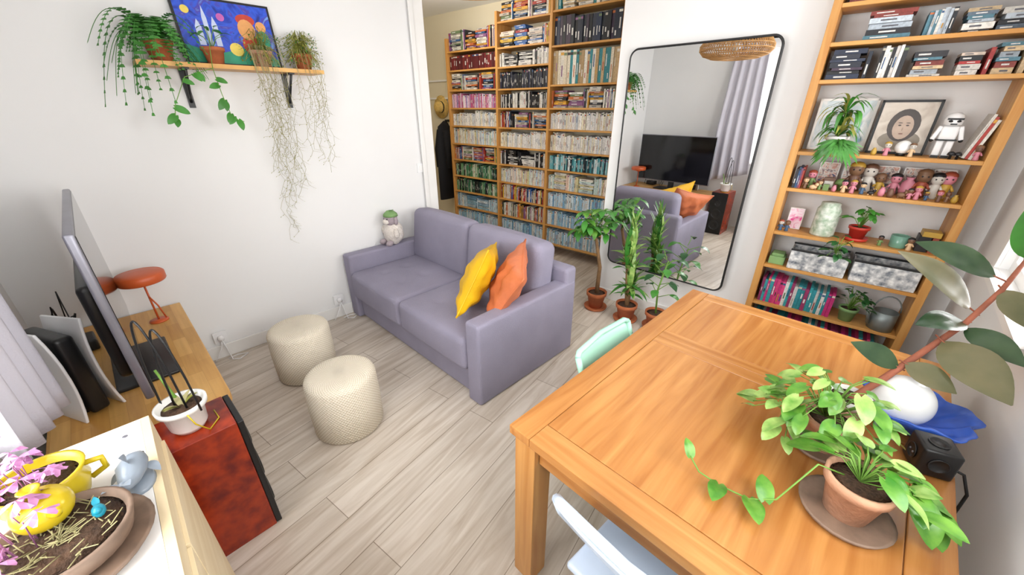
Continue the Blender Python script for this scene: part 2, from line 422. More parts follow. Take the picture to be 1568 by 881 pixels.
PL={k:[lin(c) for c in v] for k,v in P.items()}
def shade(c,k): return tuple(max(0,min(1,x*k)) for x in c)
def one_book(b,x,y,z,t,d,h,c,lean=0):
    b.box(x,x+t,y,y+d,z,z+h,M_book,c)
    if t>.008:
        lum=sum(c)/3; bc=(.7,.68,.64) if lum<.25 else shade(rnd.choice(PL['mix']),.8)
        q=rnd.random(); e=.0008
        if q<.75:
            z0=z+h*U(.1,.5); z1=z0+h*U(.12,.38)
            k=U(.28,.4); xa=x+t*k;xb=x+t*(1-k)
            b.add([(xa,y-e,z0),(xb,y-e,z0),(xb,y-e,z1),(xa,y-e,z1)],[(0,1,2,3)],M_book,False,bc)
        if q>.45:
            z0=z+h*.86; b.add([(x+.001,y-e,z0),(x+t-.001,y-e,z0),(x+t-.001,y-e,z0+h*.08),(x+.001,y-e,z0+h*.08)],[(0,1,2,3)],M_book,False,shade(rnd.choice(PL['mix']),1))
def row(b,x0,x1,yf,z,hmax,pal,th=(.012,.026),hr=(.72,.92),d=.15,stack=0.0,uniform=False,sw=(.15,.2),loose=0):
    x=x0+.004; pl=PL[pal]
    hbase=hmax*U(*hr)
    while x<x1-.02:
        if loose and rnd.random()<loose: x+=U(.02,.05)
        if rnd.random()<stack and x1-x>sw[0]+.03:
            w=min(U(*sw),x1-x-.01); zz=z; top=z+hmax*U(.6,.92)
            while zz<top:
                t=U(.010,.028)
                if zz+t>z+hmax*.95: break
                ww=w*U(.78,1); c=shade(rnd.choice(pl),U(.8,1.1)); ox=U(0,w-ww)
                yy=yf+U(0,.03); b.box(x+ox,x+ox+ww,yy,yy+d*.85,zz,zz+t*.96,M_book,c)
                lum=sum(c)/3; bc=(.75,.73,.7) if lum<.25 else (.1,.1,.12)
                xa=x+ox+ww*U(.1,.4); e=.0008
                b.add([(xa,yy-e,zz+t*.36),(xa+ww*.38,yy-e,zz+t*.36),(xa+ww*.38,yy-e,zz+t*.62),(xa,yy-e,zz+t*.62)],[(0,1,2,3)],M_book,False,bc)
                zz+=t
            x+=w+.008; continue
        t=U(*th)
        if x+t>x1-.004: break
        if rnd.random()<.12: hbase=hmax*U(*hr)
        h=hbase if uniform else hbase*U(.92,1.05)
        h=min(h,hmax*.95)
        c=shade(rnd.choice(pl),U(.85,1.1))
        one_book(b,x,yf+U(0,.012),z,t*.97,d,h,c)
        x+=t
px=[-4.17,-3.335,-2.60,-1.815]; YF=3.75
b=B()
for i,x in enumerate(px):
    b.box(x-.016,x+.016,YF,YF+.25,0,(2.42,2.6,2.7,2.7)[i],M_pinev)
lev=[[2.28,2.075,1.855,1.65,1.44,1.22,1.015,.80,.59,.37,.14],
     [2.50,2.26,2.07,1.85,1.65,1.44,1.22,1.015,.80,.59,.37,.14],
     [2.515,2.22,1.87,1.65,1.44,1.215,1.015,.795,.59,.37,.14]]
for i in range(3):
    for z in lev[i]: b.box(px[i]+.016,px[i+1]-.016,YF+.004,YF+.245,z-.018,z,M_pine)
b.make('bookcase',bevel=.002)
pal=[['mix','wred','mix','pink','white','pastel','mix','green','green','lblue','lblue'],
     ['mix','redmix','bw','dark','bw','mix','white','bw','pastel','redmix','mix','lblue'],
     ['beige','navy','beige','mix','white','white','teal','pastel','lblue','lblue','lblue']]
stk=[[.1,.0,.15,0,0,0,.1,0,0,.1,0],[.5,.7,.5,0,0,.15,0,.1,0,.1,0,0],[.2,0,0,.6,.0,0,0,.1,0,0,0]]
b=B()
for i in range(3):
    for j,z in enumerate(lev[i]):
        up=lev[i][j-1] if j>0 else z+.26
        hm=min(up-z-.02,.33)
        big=pal[i][j] in('navy','wred','beige')
        row(b,px[i]+.018,px[i+1]-.018,YF+.03,z+.0005,hm,pal[i][j],(.026,.04) if big else (.010,.021),(.8,.95) if big else (.74,.93),.17,stk[i][j],uniform=big)
b.make('bookcase_books')

# ---- alcove shelving ----
b=B(); xL,xR=-.245,.56; y0,y1=3.0,3.24
for x in (xL,xR): b.box(x-.02,x+.02,y0,y1,0,2.7,M_pinev)
sl=[2.36,2.15,1.973,1.793,1.41,1.192,.91,.676,.392,.12]
for z in sl: b.box(xL+.02,xR-.02,y0+.004,y1-.004,z-.02,z,M_pine)
b.make('alcove_shelf_unit',bevel=.002)
b=B(); yf=3.03
row(b,-.20,.5,yf,2.3605,.25,'art',(.01,.03),stack=.4)
row(b,-.21,.1,yf,2.1505,.18,'art',(.012,.028),stack=.9)
row(b,.12,.52,yf,2.1505,.18,'beige',(.010,.022),hr=(.6,.95),stack=.35)
row(b,-.1,.12,yf,1.9735,.15,'art',stack=1.0,sw=(.175,.185))
row(b,.13,.25,yf+.01,1.9735,.15,'art',(.010,.02),hr=(.7,.95))
row(b,.26,.53,yf,1.9735,.15,'art',stack=1,sw=(.10,.12))
row(b,-.21,-.02,yf,1.7935,.155,'navy',stack=1.0,sw=(.15,.155))
row(b,0,.12,yf,1.7935,.16,'bw',(.010,.022),hr=(.75,.97))
row(b,.13,.29,yf+.01,1.7935,.14,'art',stack=1,sw=(.12,.125))
row(b,.30,.42,yf,1.7935,.15,'redmix',stack=1,sw=(.08,.085))
row(b,.42,.53,yf,1.7935,.15,'art',stack=1,sw=(.07,.075))
row(b,-.21,-.15,yf,1.1925,.15,'mix',(.008,.014))
row(b,-.21,.22,yf,.3925,.22,'manga',(.014,.022),hr=(.74,.88))
row(b,-.2,.5,yf,.1205,.22,'manga',(.014,.022),hr=(.74,.88))
b.M=Matrix.Translation(V((.462,3.05,1.414)))@Matrix.Rotation(rad(12),4,'Y')
for k,c in enumerate(('#D8D4CC','#B03A30','#E4E0D6')): one_book(b,k*.013-.0,.0,.004,.012,.14,.21-.01*k,lin(c))
b.M=Matrix.Identity(4)
b.make('shelf_books')
def ellipse(b,cx,cz,rx,rz,y,m,n=20):
    b.add([(cx+rx*math.cos(6.2832*i/n),y,cz+rz*math.sin(6.2832*i/n)) for i in range(n)],[list(range(n))],m)
def frame(name,x0,x1,z0,z1,y,mframe,mpic,t=.012,lean=.03,art=None):
    b=B(); w=x1-x0; h=z1-z0
    b.box(0,w,0,.012,0,t,mframe); b.box(0,w,0,.012,h-t,h,mframe); b.box(0,t,0,.012,0,h,mframe); b.box(w-t,w,0,.012,0,h,mframe)
    b.box(t,w-t,.004,.01,t,h-t,mpic)
    if art: art(b,w,h)
    o=b.make(name,loc=(x0,y,z0)); o.rotation_euler=(-lean,0,0); return o
M_print=picture_mat('pale_botanical_print',['#D6E0E4','#C8D8DE','#E8EAEA','#7FA8B8'],7)
M_port=picture_mat('sepia_paper',['#B9ADA0','#CFC6BA','#DDD5CA'],9)
def port_art(b,w,h):
    hair=flat('#4A4442'); face=flat('#B9A494'); sh=flat('#8C8478')
    ellipse(b,w*.5,h*.26,w*.36,h*.18,.0036,sh); ellipse(b,w*.5,h*.54,w*.27,h*.30,.0034,hair); ellipse(b,w*.5,h*.5,w*.17,h*.22,.0030,face)
    for s in(-1,1): ellipse(b,w*(.5+s*.065),h*.54,w*.028,h*.014,.0026,hair,10); ellipse(b,w*(.5+s*.065),h*.585,w*.04,h*.008,.0026,hair,10)
    ellipse(b,w*.5,h*.47,w*.013,h*.035,.0026,flat('#A08C7C'),8); ellipse(b,w*.5,h*.385,w*.04,h*.012,.0026,flat('#7E5A50'),10)
frame('framed_print',-.2,.075,1.412,1.70,3.19,M_white,M_print)
frame('framed_portrait',.085,.33,1.412,1.69,3.15,M_frame,M_port,art=port_art)
M_photo=picture_mat('photo_collage',['#2A4A7A','#C99078','#D9D4CC','#6E3A34','#7FA0B8'],30)
for k,(x,w,z) in enumerate([(-.1,.1,1.192),(.02,.09,1.192),(.12,.15,1.192),(.29,.11,1.192),(.41,.09,1.192)]):
    frame('photo_card',x,x+w,z+.001,z+.15,3.19,M_white,M_photo,.005)
frame('pink_card',-.18,-.1,.911,1.05,3.14,M_white,picture_mat('pink_card_art',['#D83A8C','#F2E3EC','#E87AB0'],20),.004)
cols=['#9A4A36','#D9B890','#3C5A7A','#C9C4BC','#6A4A3A','#1E1E22','#B8943A','#6E8A50','#C98090','#7A5A42']
FM=[mat('figurine_paint_%d'%i,c,.45) for i,c in enumerate(cols)]
def figurine(b,x,y,z,h):
    m1,m2,m3=rnd.choice(FM),rnd.choice((FM[1],FM[3],FM[9],FM[4],FM[8])),rnd.choice((FM[4],FM[5],FM[9],FM[0],FM[6])); r=h*.2
    b.lathe([(r*.75,0),(r*.8,h*.08),(r*.6,h*.3),(r*.75,h*.52),(r*.35,h*.6)],(x,y,z),m1,10)
    b.sphere((x,y,z+h*.76),(r*1.05,r*1.0,h*.24),m2,10,8)
    b.sphere((x,y+r*.15,z+h*.86),(r*1.1,r*1.05,h*.16),m3,10,6)
    for s in(-1,1): b.tube([(x+s*r*.6,y,z+h*.5),(x+s*r*1.1,y-r*.3,z+h*.32)],r*.25,m1,5)
    for s in(-1,1): b.sphere((x+s*r*.4,y-r*.95,z+h*.76),r*.14,FM[5],6,4)
def trinket(b,x,y,z,s):
    k=rnd.randrange(7); m=rnd.choice(FM); m2=rnd.choice(FM)
    if k<3: figurine(b,x,y,z,s*U(.8,1.25))
    elif k==3: # small vase
        b.lathe([(s*.16,0),(s*.24,s*.2),(s*.2,s*.5),(s*.1,s*.62),(s*.14,s*.7),(s*.1,s*.7),(0,s*.5)],(x,y,z),m,12)
    elif k==4: # animal
        b.sphere((x,y,z+s*.2),(s*.26,s*.17,s*.18),m,10,8); b.sphere((x+s*.2,y-s*.05,z+s*.4),s*.14,m,8,6)
        for e in(-1,1): b.sphere((x+s*.2+e*s*.08,y-s*.02,z+s*.54),s*.05,m2,6,4); b.sphere((x+e*s*.15,y-s*.1,z+s*.05),s*.06,m2,6,4)
    elif k==5: # toy block
        w=s*.22; b.box(x-w,x+w,y-w*.7,y+w*.7,z,z+s*.55,m); b.box(x-w*.8,x+w*.8,y-w*.72,y-w*.7,z+s*.1,z+s*.4,m2)
    else: # mushroom / toadstool style ornament
        b.lathe([(s*.1,0),(s*.08,s*.3),(s*.26,s*.32),(s*.22,s*.5),(s*.08,s*.6),(0,s*.61)],(x,y,z),m,12)
b=B()
x=-.14
while x<.52:
    trinket(b,x,U(3.03,3.055),1.1925,U(.05,.085)); x+=U(.028,.05)
x=-.12
while x<.5:
    trinket(b,x,U(3.10,3.14),1.1925,U(.10,.15)); x+=U(.04,.07)
b.make('figurine_collection')
b=B()
for x in(.12,.17,.27,.42,.445,.51): trinket(b,x,3.03,1.4105,U(.05,.08))
b.make('figurine_collection')
b=B(); b.M=Matrix.Translation(V((.385,3.09,1.4105)))@Matrix.Scale(.86,4); X=Y=Z=0
for s in(-1,1):
    b.rbox((X+s*.022,Y,Z+.05),(.017,.018,.05),.008,M_whiteP,n=2,k=2); b.box(X+s*.022-.016,X+s*.022+.016,Y-.03,Y+.02,Z,Z+.015,M_black)
    b.rbox((X+s*.052,Y,Z+.14),(.011,.014,.04),.007,M_whiteP,n=2,k=2,rot=Ry(-s*.25)); b.sphere((X+s*.063,Y-.004,Z+.1),.011,M_black,8,6)
b.rbox((X,Y,Z+.14),(.038,.022,.04),.012,M_whiteP,n=2,k=2)
b.lathe([(.02,0),(.04,.006),(.043,.03),(.038,.055),(.02,.07),(0,.073)],(X,Y,Z+.182),M_whiteP,18)
b.box(X-.034,X+.034,Y-.044,Y-.03,Z+.214,Z+.224,M_black)
for s in(-1,1): b.sphere((X+s*.016,Y-.037,Z+.207),(.011,.007,.007),M_black,8,6)
b.box(X-.014,X+.014,Y-.042,Y-.034,Z+.187,Z+.194,M_black); b.box(X-.044,X+.044,Y-.026,Y+.026,Z+.098,Z+.106,M_black)
b.make('toy_trooper_figure')
b=B(); b.sphere((.235,3.07,1.455),.035,M_globe); b.lathe([(.02,0),(.022,.012),(.012,.02)],(.235,3.07,1.4105),M_black,12); b.make('white_globe_ornament')
b=B(); b.lathe([(.062,0),(.064,.01),(.062,.165),(.05,.185),(.05,.205),(.02,.212),(0,.212)],(.02,3.1,.9105),mat('printed_tin','#DDE2D8',.35,scale=40,col2='#8FA88C'),24); b.make('tea_canister')
def pot(b,c,r,h,m,soil=True,saucer=True,rt=1.0):
    x,y,z=c
    if saucer: b.lathe([(r*.8,0),(r*1.12,.004),(r*1.2,.022),(r*1.12,.02),(r*.9,.012),(0,.012)],(x,y,z),m)
    z0=z+(.013 if saucer else 0)
    b.lathe([(r*.68,0),(r*.93,h*.78),(r*1.04*rt,h*.78),(r*1.06*rt,h),(r*.95,h),(r*.9,h*.86),(0,h*.86)],(x,y,z0),m)
    if soil: b.lathe([(r*.9,h*.88),(r*.5,h*.9),(0,h*.91)],(x,y,z0),M_soil,16)
    return z0+h*.9
def heart_plant(b,c,n,rx,rz,sz,m,stemm,droop=.0,lo=.05,ok=None,m2=None,wf=.76):
    c=V(c); k=0; tries=0
    while k<n and tries<n*20:
        tries+=1
        a=U(0,2*math.pi); q=U(.25,1)
        e=c+V((math.cos(a)*rx*q,math.sin(a)*rx*q,lo+rz*(1.1-q*q*.9)*U(.6,1.1)-droop*q))
        if ok and not ok(e-c): continue
        k+=1
        mid=c+(e-c)*.5+V((0,0,rz*.3)); b.tube([c,mid,e],.0016,stemm,4)
        d=V((math.cos(a+U(-.7,.7)),math.sin(a+U(-.7,.7)),U(-.8,.0))).normalized()
        L=sz*U(.65,1.2); b.leaf(e,e+d*L,L*wf,(m2 if m2 and rnd.random()<.4 else m),(U(-.3,.3),U(-.3,.3),1),.10,.62,.3,9)
b=B(); zt=pot(b,(.19,3.09,.9105),.05,.075,M_redpot); heart_plant(b,(.19,3.07,zt),20,.08,.07,.05,M_leaf,M_stem); b.make('small_potted_plant')
b=B(); b.lathe([(.035,0),(.038,.004),(.042,.07),(.039,.07),(.034,.008),(0,.008)],(.38,3.08,.9105),M_glassg); b.make('green_glass')
b=B(); b.box(.45,.5,3.05,3.14,.9105,1.0,FM[5]); b.box(.455,.53,3.03,3.12,1.001,1.03,FM[6]); b.box(.505,.53,3.05,3.14,.9105,1.0,FM[0]); b.make('small_boxes',bevel=.002)
b=B()
for x in(-.2,-.165): figurine(b,x,3.05,.9105,.07)
figurine(b,.3,3.05,.9105,.06); figurine(b,.425,3.04,.9105,.075)
b.make('figurine_collection')
b=B(); b.box(-.21,-.12,3.04,3.15,.6765,.73,M_green); b.box(-.2,-.13,3.05,3.14,.7305,.75,M_green); b.make('green_tin',bevel=.003)
def fbox(name,x0,x1):
    b=B(); b.box(x0,x1,3.015,3.2,.6765,.683,M_leafprint)
    for q in((x0,x1,3.015,3.023),(x0,x1,3.192,3.2),(x0,x0+.008,3.023,3.192),(x1-.008,x1,3.023,3.192)): b.box(*q,.683,.80,M_leafprint)
    for q in((x0-.002,x1+.002,3.013,3.025),(x0-.002,x1+.002,3.19,3.202)): b.box(*q,.80,.812,M_frame)
    b.box(x0+.012,x1-.012,3.03,3.185,.684,.76,M_coat); b.make(name,bevel=.003)
fbox('fabric_storage_box',-.1,.2); fbox('fabric_storage_box',.225,.525)
b=B(); 
heart_plant(b,(.12,2.97,.84),14,.055,.08,.055,M_leafd,M_stem,.08,ok=lambda d:d.y<.02); b.tube([(.18,2.985,.93),(.12,2.97,.88),(.12,2.97,.84)],.003,M_stem); b.make('trailing_vine')
b=B(); zt=pot(b,(.29,3.07,.3925),.05,.09,M_green,saucer=False); heart_plant(b,(.29,3.05,zt),26,.10,.1,.05,M_leafd,M_stem,.04); b.make('small_potted_plant')
b=B(); b.lathe([(.062,0),(.062,.12),(.058,.12),(.058,.006),(0,.006)],(.46,3.07,.3925),M_zinc)
b.tube([(.46+.062*math.cos(a),3.07,.52+.09*math.sin(a)) for a in [math.pi*i/10 for i in range(11)]],.004,M_zinc)
b.tube([(.40,3.05,.42),(.385,3.03,.47),(.37,3.01,.52)],[.012,.009,.008],M_zinc,8); b.make('watering_can')
# spider plant
b=B(); c=V((-.06,3.06,1.4105)); zt=pot(b,c,.055,.09,M_white,saucer=False)
for i in range(90):
    a=U(0,2*math.pi); L=U(.1,.22); hi=i%2
    o=V((-.06,3.04,zt+.01+(.12 if hi else 0))); e=V((-.06+math.cos(a)*L*.62,3.03+min(.1,math.sin(a)*L*.7),zt+(.1 if hi else 0)+U(-.08,.12)))
    b.leaf(o,e,.018,M_leaf if i%3 else M_yellowgreen,(0,0,1),.4,.9,.25,7)
for i in range(50):
    a=U(-math.pi,0); e=V((-.04+math.cos(a)*.11,2.97+math.sin(a)*.06,zt-.09+U(-.08,.06))); b.leaf((-.045,2.985,zt-.01),e,.016,M_leaf if i%3 else M_fern,(0,-1,.3),.25,.9,.2,6)
b.tube([(-.06,3.04,zt),(-.06,3.04,zt+.14)],.006,M_stem); b.tube([(-.06,3.03,zt),(-.045,2.985,zt-.01)],.004,M_stem)
b.make('spider_plant')

# ---------------- mirror ----------------
def rrect(w,h,r,n=8):
    pts=[]
    for cx,cz,a0 in((w-r,h-r,0),(r,h-r,90),(r,r,180),(w-r,r,270)):
        for i in range(n+1):
            a=rad(a0+90*i/n); pts.append((cx+r*math.cos(a),cz+r*math.sin(a)))
    return pts
b=B(); W_,H_=.965,1.65; pts=rrect(W_,H_,.06)
n=len(pts)
b.add([(p[0],-.004,p[1]) for p in pts],[list(range(n))],M_mirror)
b.add([(p[0],.012,p[1]) for p in pts],[list(range(n))],M_frame)
b.tube([(p[0],0,p[1]) for p in pts],.008,M_frame,8,closed=True)
b.box(.1,W_-.1,.012,.018,1.2,1.24,M_frame)
b.box(W_-.08,W_-.05,.012,.068,.8,.83,M_frame)
b.make('wall_mirror_framed',loc=(-1.412,3.082,.385),rotz=rad(-4.0))

# ---------------- sofa ----------------
SA=rad(-4.5); S0=(-1.285,1.27,0)
b=B()
L_=1.70
for x in (-.06,-L_+.06): b.rbox((x,.45,.28),(.06,.46,.28),.022,M_sofa,n=4)
for x in (-.06,-L_+.06):
    for y in(.06,.84): b.lathe([(.02,0),(.025,.02)],(x,y,-.0),M_black,12)
b.rbox((-L_/2,.47,.12),(L_/2-.12,.44,.11),.02,M_sofa,n=4)
cw=(L_-.24)/2
def seatfn(p,h):
    x,y,z=p
    u,w=x/h.x,y/h.y
    if z>0:
        z+=.020*(1-u*u)*(1-w*w)
        for (a,c) in((-.35,.1),(.35,.1),(-.35,-.45),(.35,-.45)):
            z-=.018*math.exp(-(((u-a)*h.x)**2+((w-c)*h.y)**2)/.0010)
    if y<0: y-=.012*(1-u*u)*max(0,1-(z/h.z)**2)
    return (x,y,z)
for i in range(2):
    cx=-.12-cw*(i+.5); b.rbox((cx,.33,.315),(cw/2-.002,.355,.115),.04,M_sofa,seatfn,n=24)
b.rbox((-L_/2,.86,.33),(L_/2-.005,.06,.33),.03,M_sofa,n=4)
def backfn(p,h):
    x,y,z=p; u,w=x/h.x,z/h.z
    y+= -.025*(1-u*u)*(1-w*w) if y<0 else 0
    if z>0: z-=.012*u*u
    return (x,y,z)
for i in range(2):
    cx=-.10-(cw+.02)*(i+.5); b.rbox((cx,.70,.62),((cw+.02)/2-.002,.095,.235),.06,M_sofa,backfn,n=8,k=4,rot=Rx(rad(-7)))
sofa=b.make('two_seat_sofa',loc=S0,rotz=SA)
def lean(nx,ny,nz,roll=0):
    n=V((nx,ny,nz)).normalized(); up=V((0,0,1)); x=up.cross(n).normalized(); y=n.cross(x)
    R=Matrix((x,y,n)).transposed(); return R@Rz(roll)
b=B(); b.pillow((-1.60,1.59,.665),.225,.075,lean(-.80,-.46,.42,rad(14)),M_yel); b.make('yellow_cushion')
b=B(); b.pillow((-1.42,1.67,.65),.22,.07,lean(-.66,-.62,.5,rad(-14)),M_org); b.make('orange_cushion')
b=B(); c=V((-2.86,1.83,.565)); 
b.sphere(c+V((0,0,.1)),(.095,.08,.105),M_plushw,22,14,jit=.06)
b.sphere(c+V((.01,-.02,.225)),(.06,.06,.06),M_plushg,14,10,jit=.02)
b.sphere(c+V((.02,-.07,.21)),(.028,.03,.024),M_plushw,10,8)
b.lathe([(.062,0),(.058,.02),(.03,.045),(0,.052)],c+V((.01,-.015,.248)),M_green,14)
b.leaf(c+V((.02,-.02,.29)),c+V((.07,-.02,.31)),.04,M_green); 
for s in(-1,1):
    b.sphere(c+V((s*.065+.01,-.01,.215)),(.014,.02,.036),M_plushg,8,6); b.sphere(c+V((s*.045,-.08,.025)),(.025,.035,.025),M_plushg,10,6)
    b.sphere(c+V((s*.02+.02,-.073,.235)),.006,M_black,6,4); b.sphere(c+V((s*.09,-.03,.11)),(.022,.025,.045),M_plushw,10,6)
b.make('plush_toy')

# ---------------- poufs ----------------
for (x,y) in((-1.79,.695),(-2.46,.765)):
    b=B(); r=.183;h=.355
    b.lathe([(r-.02,0),(r,.015),(r+.004,h*.5),(r,h-.03),(r-.008,h-.01),(r-.03,h),(r*.5,h+.004),(0,h+.005)],(0,0,0),M_knit,48)
    b.make('knitted_pouf',loc=(x,y,0))

# ---------------- table ----------------
TA=rad(-5.7); W=.98;L=1.41;b=B(); zt=.75;th=.034
hx,hy=W/2,L/2; fr=.085
b.box(-hx+.01,hx-.01,-hy+.01,hy-.01,zt-th,zt-.004,M_groove)
g=.001
b.box(-hx,-hx+fr-g,-hy,hy,zt-th,zt,M_table); b.box(hx-fr+g,hx,-hy,hy,zt-th,zt,M_table)
b.box(-hx+fr,hx-fr,-hy,-hy+fr-g,zt-th,zt,M_table2); b.box(-hx+fr,hx-fr,hy-fr+g,hy,zt-th,zt,M_table2)
b.box(-hx+fr,hx-fr,.07+g,.13-g,zt-th,zt,M_table2); b.box(-hx+fr,hx-fr,.13+g,.19-g,zt-th,zt,M_table2)
for ya,yb in((-hy+fr,.07),(.19,hy-fr)):
    b.box(-hx+fr+g,hx-fr-g,ya+g,yb-g,zt-th,zt-.0006,M_table)
for sx in(-1,1):
    for sy in(-1,1):
        x=sx*(hx-.055);y=sy*(hy-.055); b.box(x-.042,x+.042,y-.042,y+.042,0,zt-th,M_tableleg)
    b.box(sx*(hx-.045)-.012,sx*(hx-.045)+.012,-hy+.1,hy-.1,zt-th-.085,zt-th,M_table)
for sy in(-1,1): b.box(-hx+.1,hx-.1,sy*(hy-.045)-.012,sy*(hy-.045)+.012,zt-th-.085,zt-th,M_table2)
b.make('dining_table',loc=(-.024,1.343,0),rotz=TA,bevel=.0025)

# ---------------- folding chairs ----------------
def chair(m,loc,rot,sz=1):
    b=B(); w=.2
    b.M=Matrix.Diagonal((1,1,sz,1))
    for s in(-1,1):
        b.tube([(s*w,-.235,.80),(s*w,-.215,.74),(s*w,-.06,.44),(s*w,.2,.0)],.0125,m,8)
        b.tube([(s*(w-.03),.17,.44),(s*(w-.03),.0,.24),(s*(w-.03),-.23,.0)],.0125,m,8)
        b.lathe([(.017,0),(.017,.02)],(s*w,.2,0),M_black,10); 
    b.tube([(-w,.155,.07),(w,.155,.07)],.009,m,6); b.tube([(-w+.03,-.17,.065),(w-.03,-.17,.065)],.009,m,6)
    b.tube([(-w,-.235,.80),(-w+.02,-.245,.812),(0,-.26,.815),(w-.02,-.245,.812),(w,-.235,.80)],.0125,m,8)
    v=[];f=[];n=10
    for k,(z,yo) in enumerate(((.635,-.165),(.66,-.178),(.78,-.236),(.80,-.245))):
        for i in range(n+1):
            u=-1+2*i/n; y=yo-.02*(1-u*u)
            v.append((u*(w-.004),y-.006,z)); v.append((u*(w-.004),y+.006,z))
    st=2*(n+1)
    for k in range(3):
        for i in range(n):
            o=k*st+2*i; f.append((o,o+2,o+2+st,o+st)); f.append((o+1,o+1+st,o+3+st,o+3))
    for i in range(n): f.append((2*i,2*i+1,2*i+3,2*i+2)); o=3*st+2*i; f.append((o,o+2,o+3,o+1))
    b.add(v,f,m,True)
    def sf(p,h):
        x,y,z=p; return (x*(1-.06*(y/h.y)) , y, z-.012*(1-(x/h.x)**2)*(1-(y/h.y)**2))
    b.rbox((0,.02,.45),(w-.012,.19,.014),.012,m,sf,n=8)
    b.make('folding_chair',loc=loc,rotz=rot)
chair(M_bluechair,(-.085,.755,0),rad(-6))
chair(M_mint,(-.345,1.31,0),rad(-90-4),.945)

# ---------------- tv corner ----------------
b=B(); rc=.14; pts=[(0,-.56),(1.38,-.56)]
for i in range(9):
    a=rad(90*i/8); pts.append((1.38-rc+rc*math.cos(a),-rc+rc*math.sin(a)))
pts.append((0,0))
b.prism(pts,.465,.5,M_parq)
b.box(.02,.05,-.54,-.03,0,.465,M_birchf); b.box(.05,1.3,-.545,-.53,.0,.465,M_birchf)
b.box(.05,1.3,-.53,-.04,.20,.225,M_birch); b.box(.66,.685,-.53,-.05,.225,.465,M_birch); b.box(.02,1.3,-.54,-.04,.02,.045,M_birch)
q=[(1.30,-.54),(1.355,-.54)]
for i in range(7):
    a=rad(90*i/6); q.append((1.355-.12+.12*math.cos(a),-.145+.12*math.sin(a)))
q+= [(1.235,-.05),(1.30,-.15)]
b.prism(q,0,.465,M_whitelam)
b.make('tv_stand',loc=(-3.09,.325,0),rotz=rad(-4.0),bevel=.004)
b=B(); w=1.12
b.rbox((0,0,.335),(w/2,.014,.335),.008,M_silver,n=3,k=2)
b.box(-w/2+.01,w/2-.01,.0142,.016,.012,.66,M_screen)
b.rbox((0,-.035,.25),(w/2-.14,.025,.2),.02,M_black,n=3,k=2)
b.box(-.04,.04,-.04,-.01,-.1,.1,M_black)
b.rbox((0,0,-.105),(.22,.11,.008),.006,M_black,n=2,k=2)
b.make('flat_screen_tv',loc=(-2.40,.035,.613),rotz=rad(-3.6))
b=B()
b.rbox((0,0,.185),(.03,.12,.175),.015,M_black,n=3,k=2)
for s in(-1,1): b.rbox((s*.044,0,.2),(.005,.135,.2),.004,M_whiteP,(lambda p,h,s=s:(p[0]+s*(.02*abs(p[2]/h.z)**2),p[1],p[2]+(.015*p[1]/h.y if p[2]>0 else 0))),n=8,k=2)
b.lathe([(.06,-.001),(.06,.012),(.05,.012)],(0,0,0),M_black,20)
b.make('game_console',loc=(-2.2,-.185,.501),rotz=rad(-68))
b=B()
for i in range(7):
    x=-2.75+U(-.2,.15); y=-.13+U(-.05,.02)
    b.tube([(x,y,.505),(x+U(-.05,.05),y-.03,.58+U(0,.1)),(x+U(-.1,.1),y-.01,.68+U(0,.12)),(x+U(-.1,.1),y-.01,.60),(-2.6+U(-.1,.1),-.10,.70+U(-.05,.1))],.003,M_black,5)
b.rbox((-2.8,-.13,.535),(.07,.05,.03),.01,M_black,n=2,k=2)
b.make('tv_cables')
b=B(); c=(-2.885,.185,.5005)
b.lathe([(.045,0),(.045,.006),(.01,.01)],c,M_orange,20); b.tube([(c[0],c[1],.505),(c[0]+.005,c[1],.76)],.005,M_orange,8)
b.tube([(c[0],c[1]+.035,.505),(c[0]+.02,c[1]+.02,.6),(c[0]+.005,c[1],.66)],.004,M_orange,6)
b.lathe([(0,0),(.105,0),(.11,.006),(.11,.042),(.103,.05),(.03,.055),(0,.055)],(c[0],c[1],.755),M_orange,36)
b.lathe([(.0,0),(.03,0),(.03,.02)],(c[0],c[1],.735),M_orange,12)
b.make('orange_table_lamp')
SH=.585
b=B(); b.box(0,.215,0,.30,0,SH,M_spk); b.box(.0,.215,.301,.322,.005,SH-.003,M_black)
for z,r in((.44,.045),(.29,.07),(.13,.07)): b.lathe([(r,0),(r,.006),(r*.8,.008),(r*.75,0),(r*.3,-.006),(0,.006)],(.107,.323,z),M_frame,24,rot=Rx(rad(-90)))
b.make('floor_speaker',loc=(-1.71,-.115,0),rotz=rad(-3),bevel=.004)
b=B(); c=V((-1.585,.06,SH+.0015))
b.lathe([(.044,0),(.056,.02),(.062,.085),(.075,.094),(.077,.112),(.069,.112),(.064,.095),(0,.092)],c,M_white); b.lathe([(.064,.094),(.03,.10),(0,.10)],c,M_soil,16)
for (dx,dy,hh) in((-.01,-.01,.36),(.03,.02,.33)):
    pts=[]
    for i in range(17):
        t=i/16; pts.append(c+V((-.045+.085*t+dx,-.035+.055*t+dy,.09+hh*math.sin(math.pi*t)**.55)))
    b.tube(pts,.0035,M_frame,6)
b.tube([c+V((-.03,.0,.09)),c+V((-.045,-.01,.16)),c+V((-.075,-.02,.23))],[.006,.005,.004],M_stem,6)
b.tube([c+V((.075,.0,.1)),c+V((.09,.01,.06)),c+V((.07,.04,.0)),c+V((.03,.08,.003)),c+V((-.03,.08,.003))],.0025,M_yelc,6)
for i in range(10): 
    a=U(0,6.28); b.leaf(c+V((0,0,.09)),c+V((math.cos(a)*.055,math.sin(a)*.055,.1+U(.01,.04))),.018,M_yellowgreen if i%2 else M_dry)
b.make('orchid_pot')
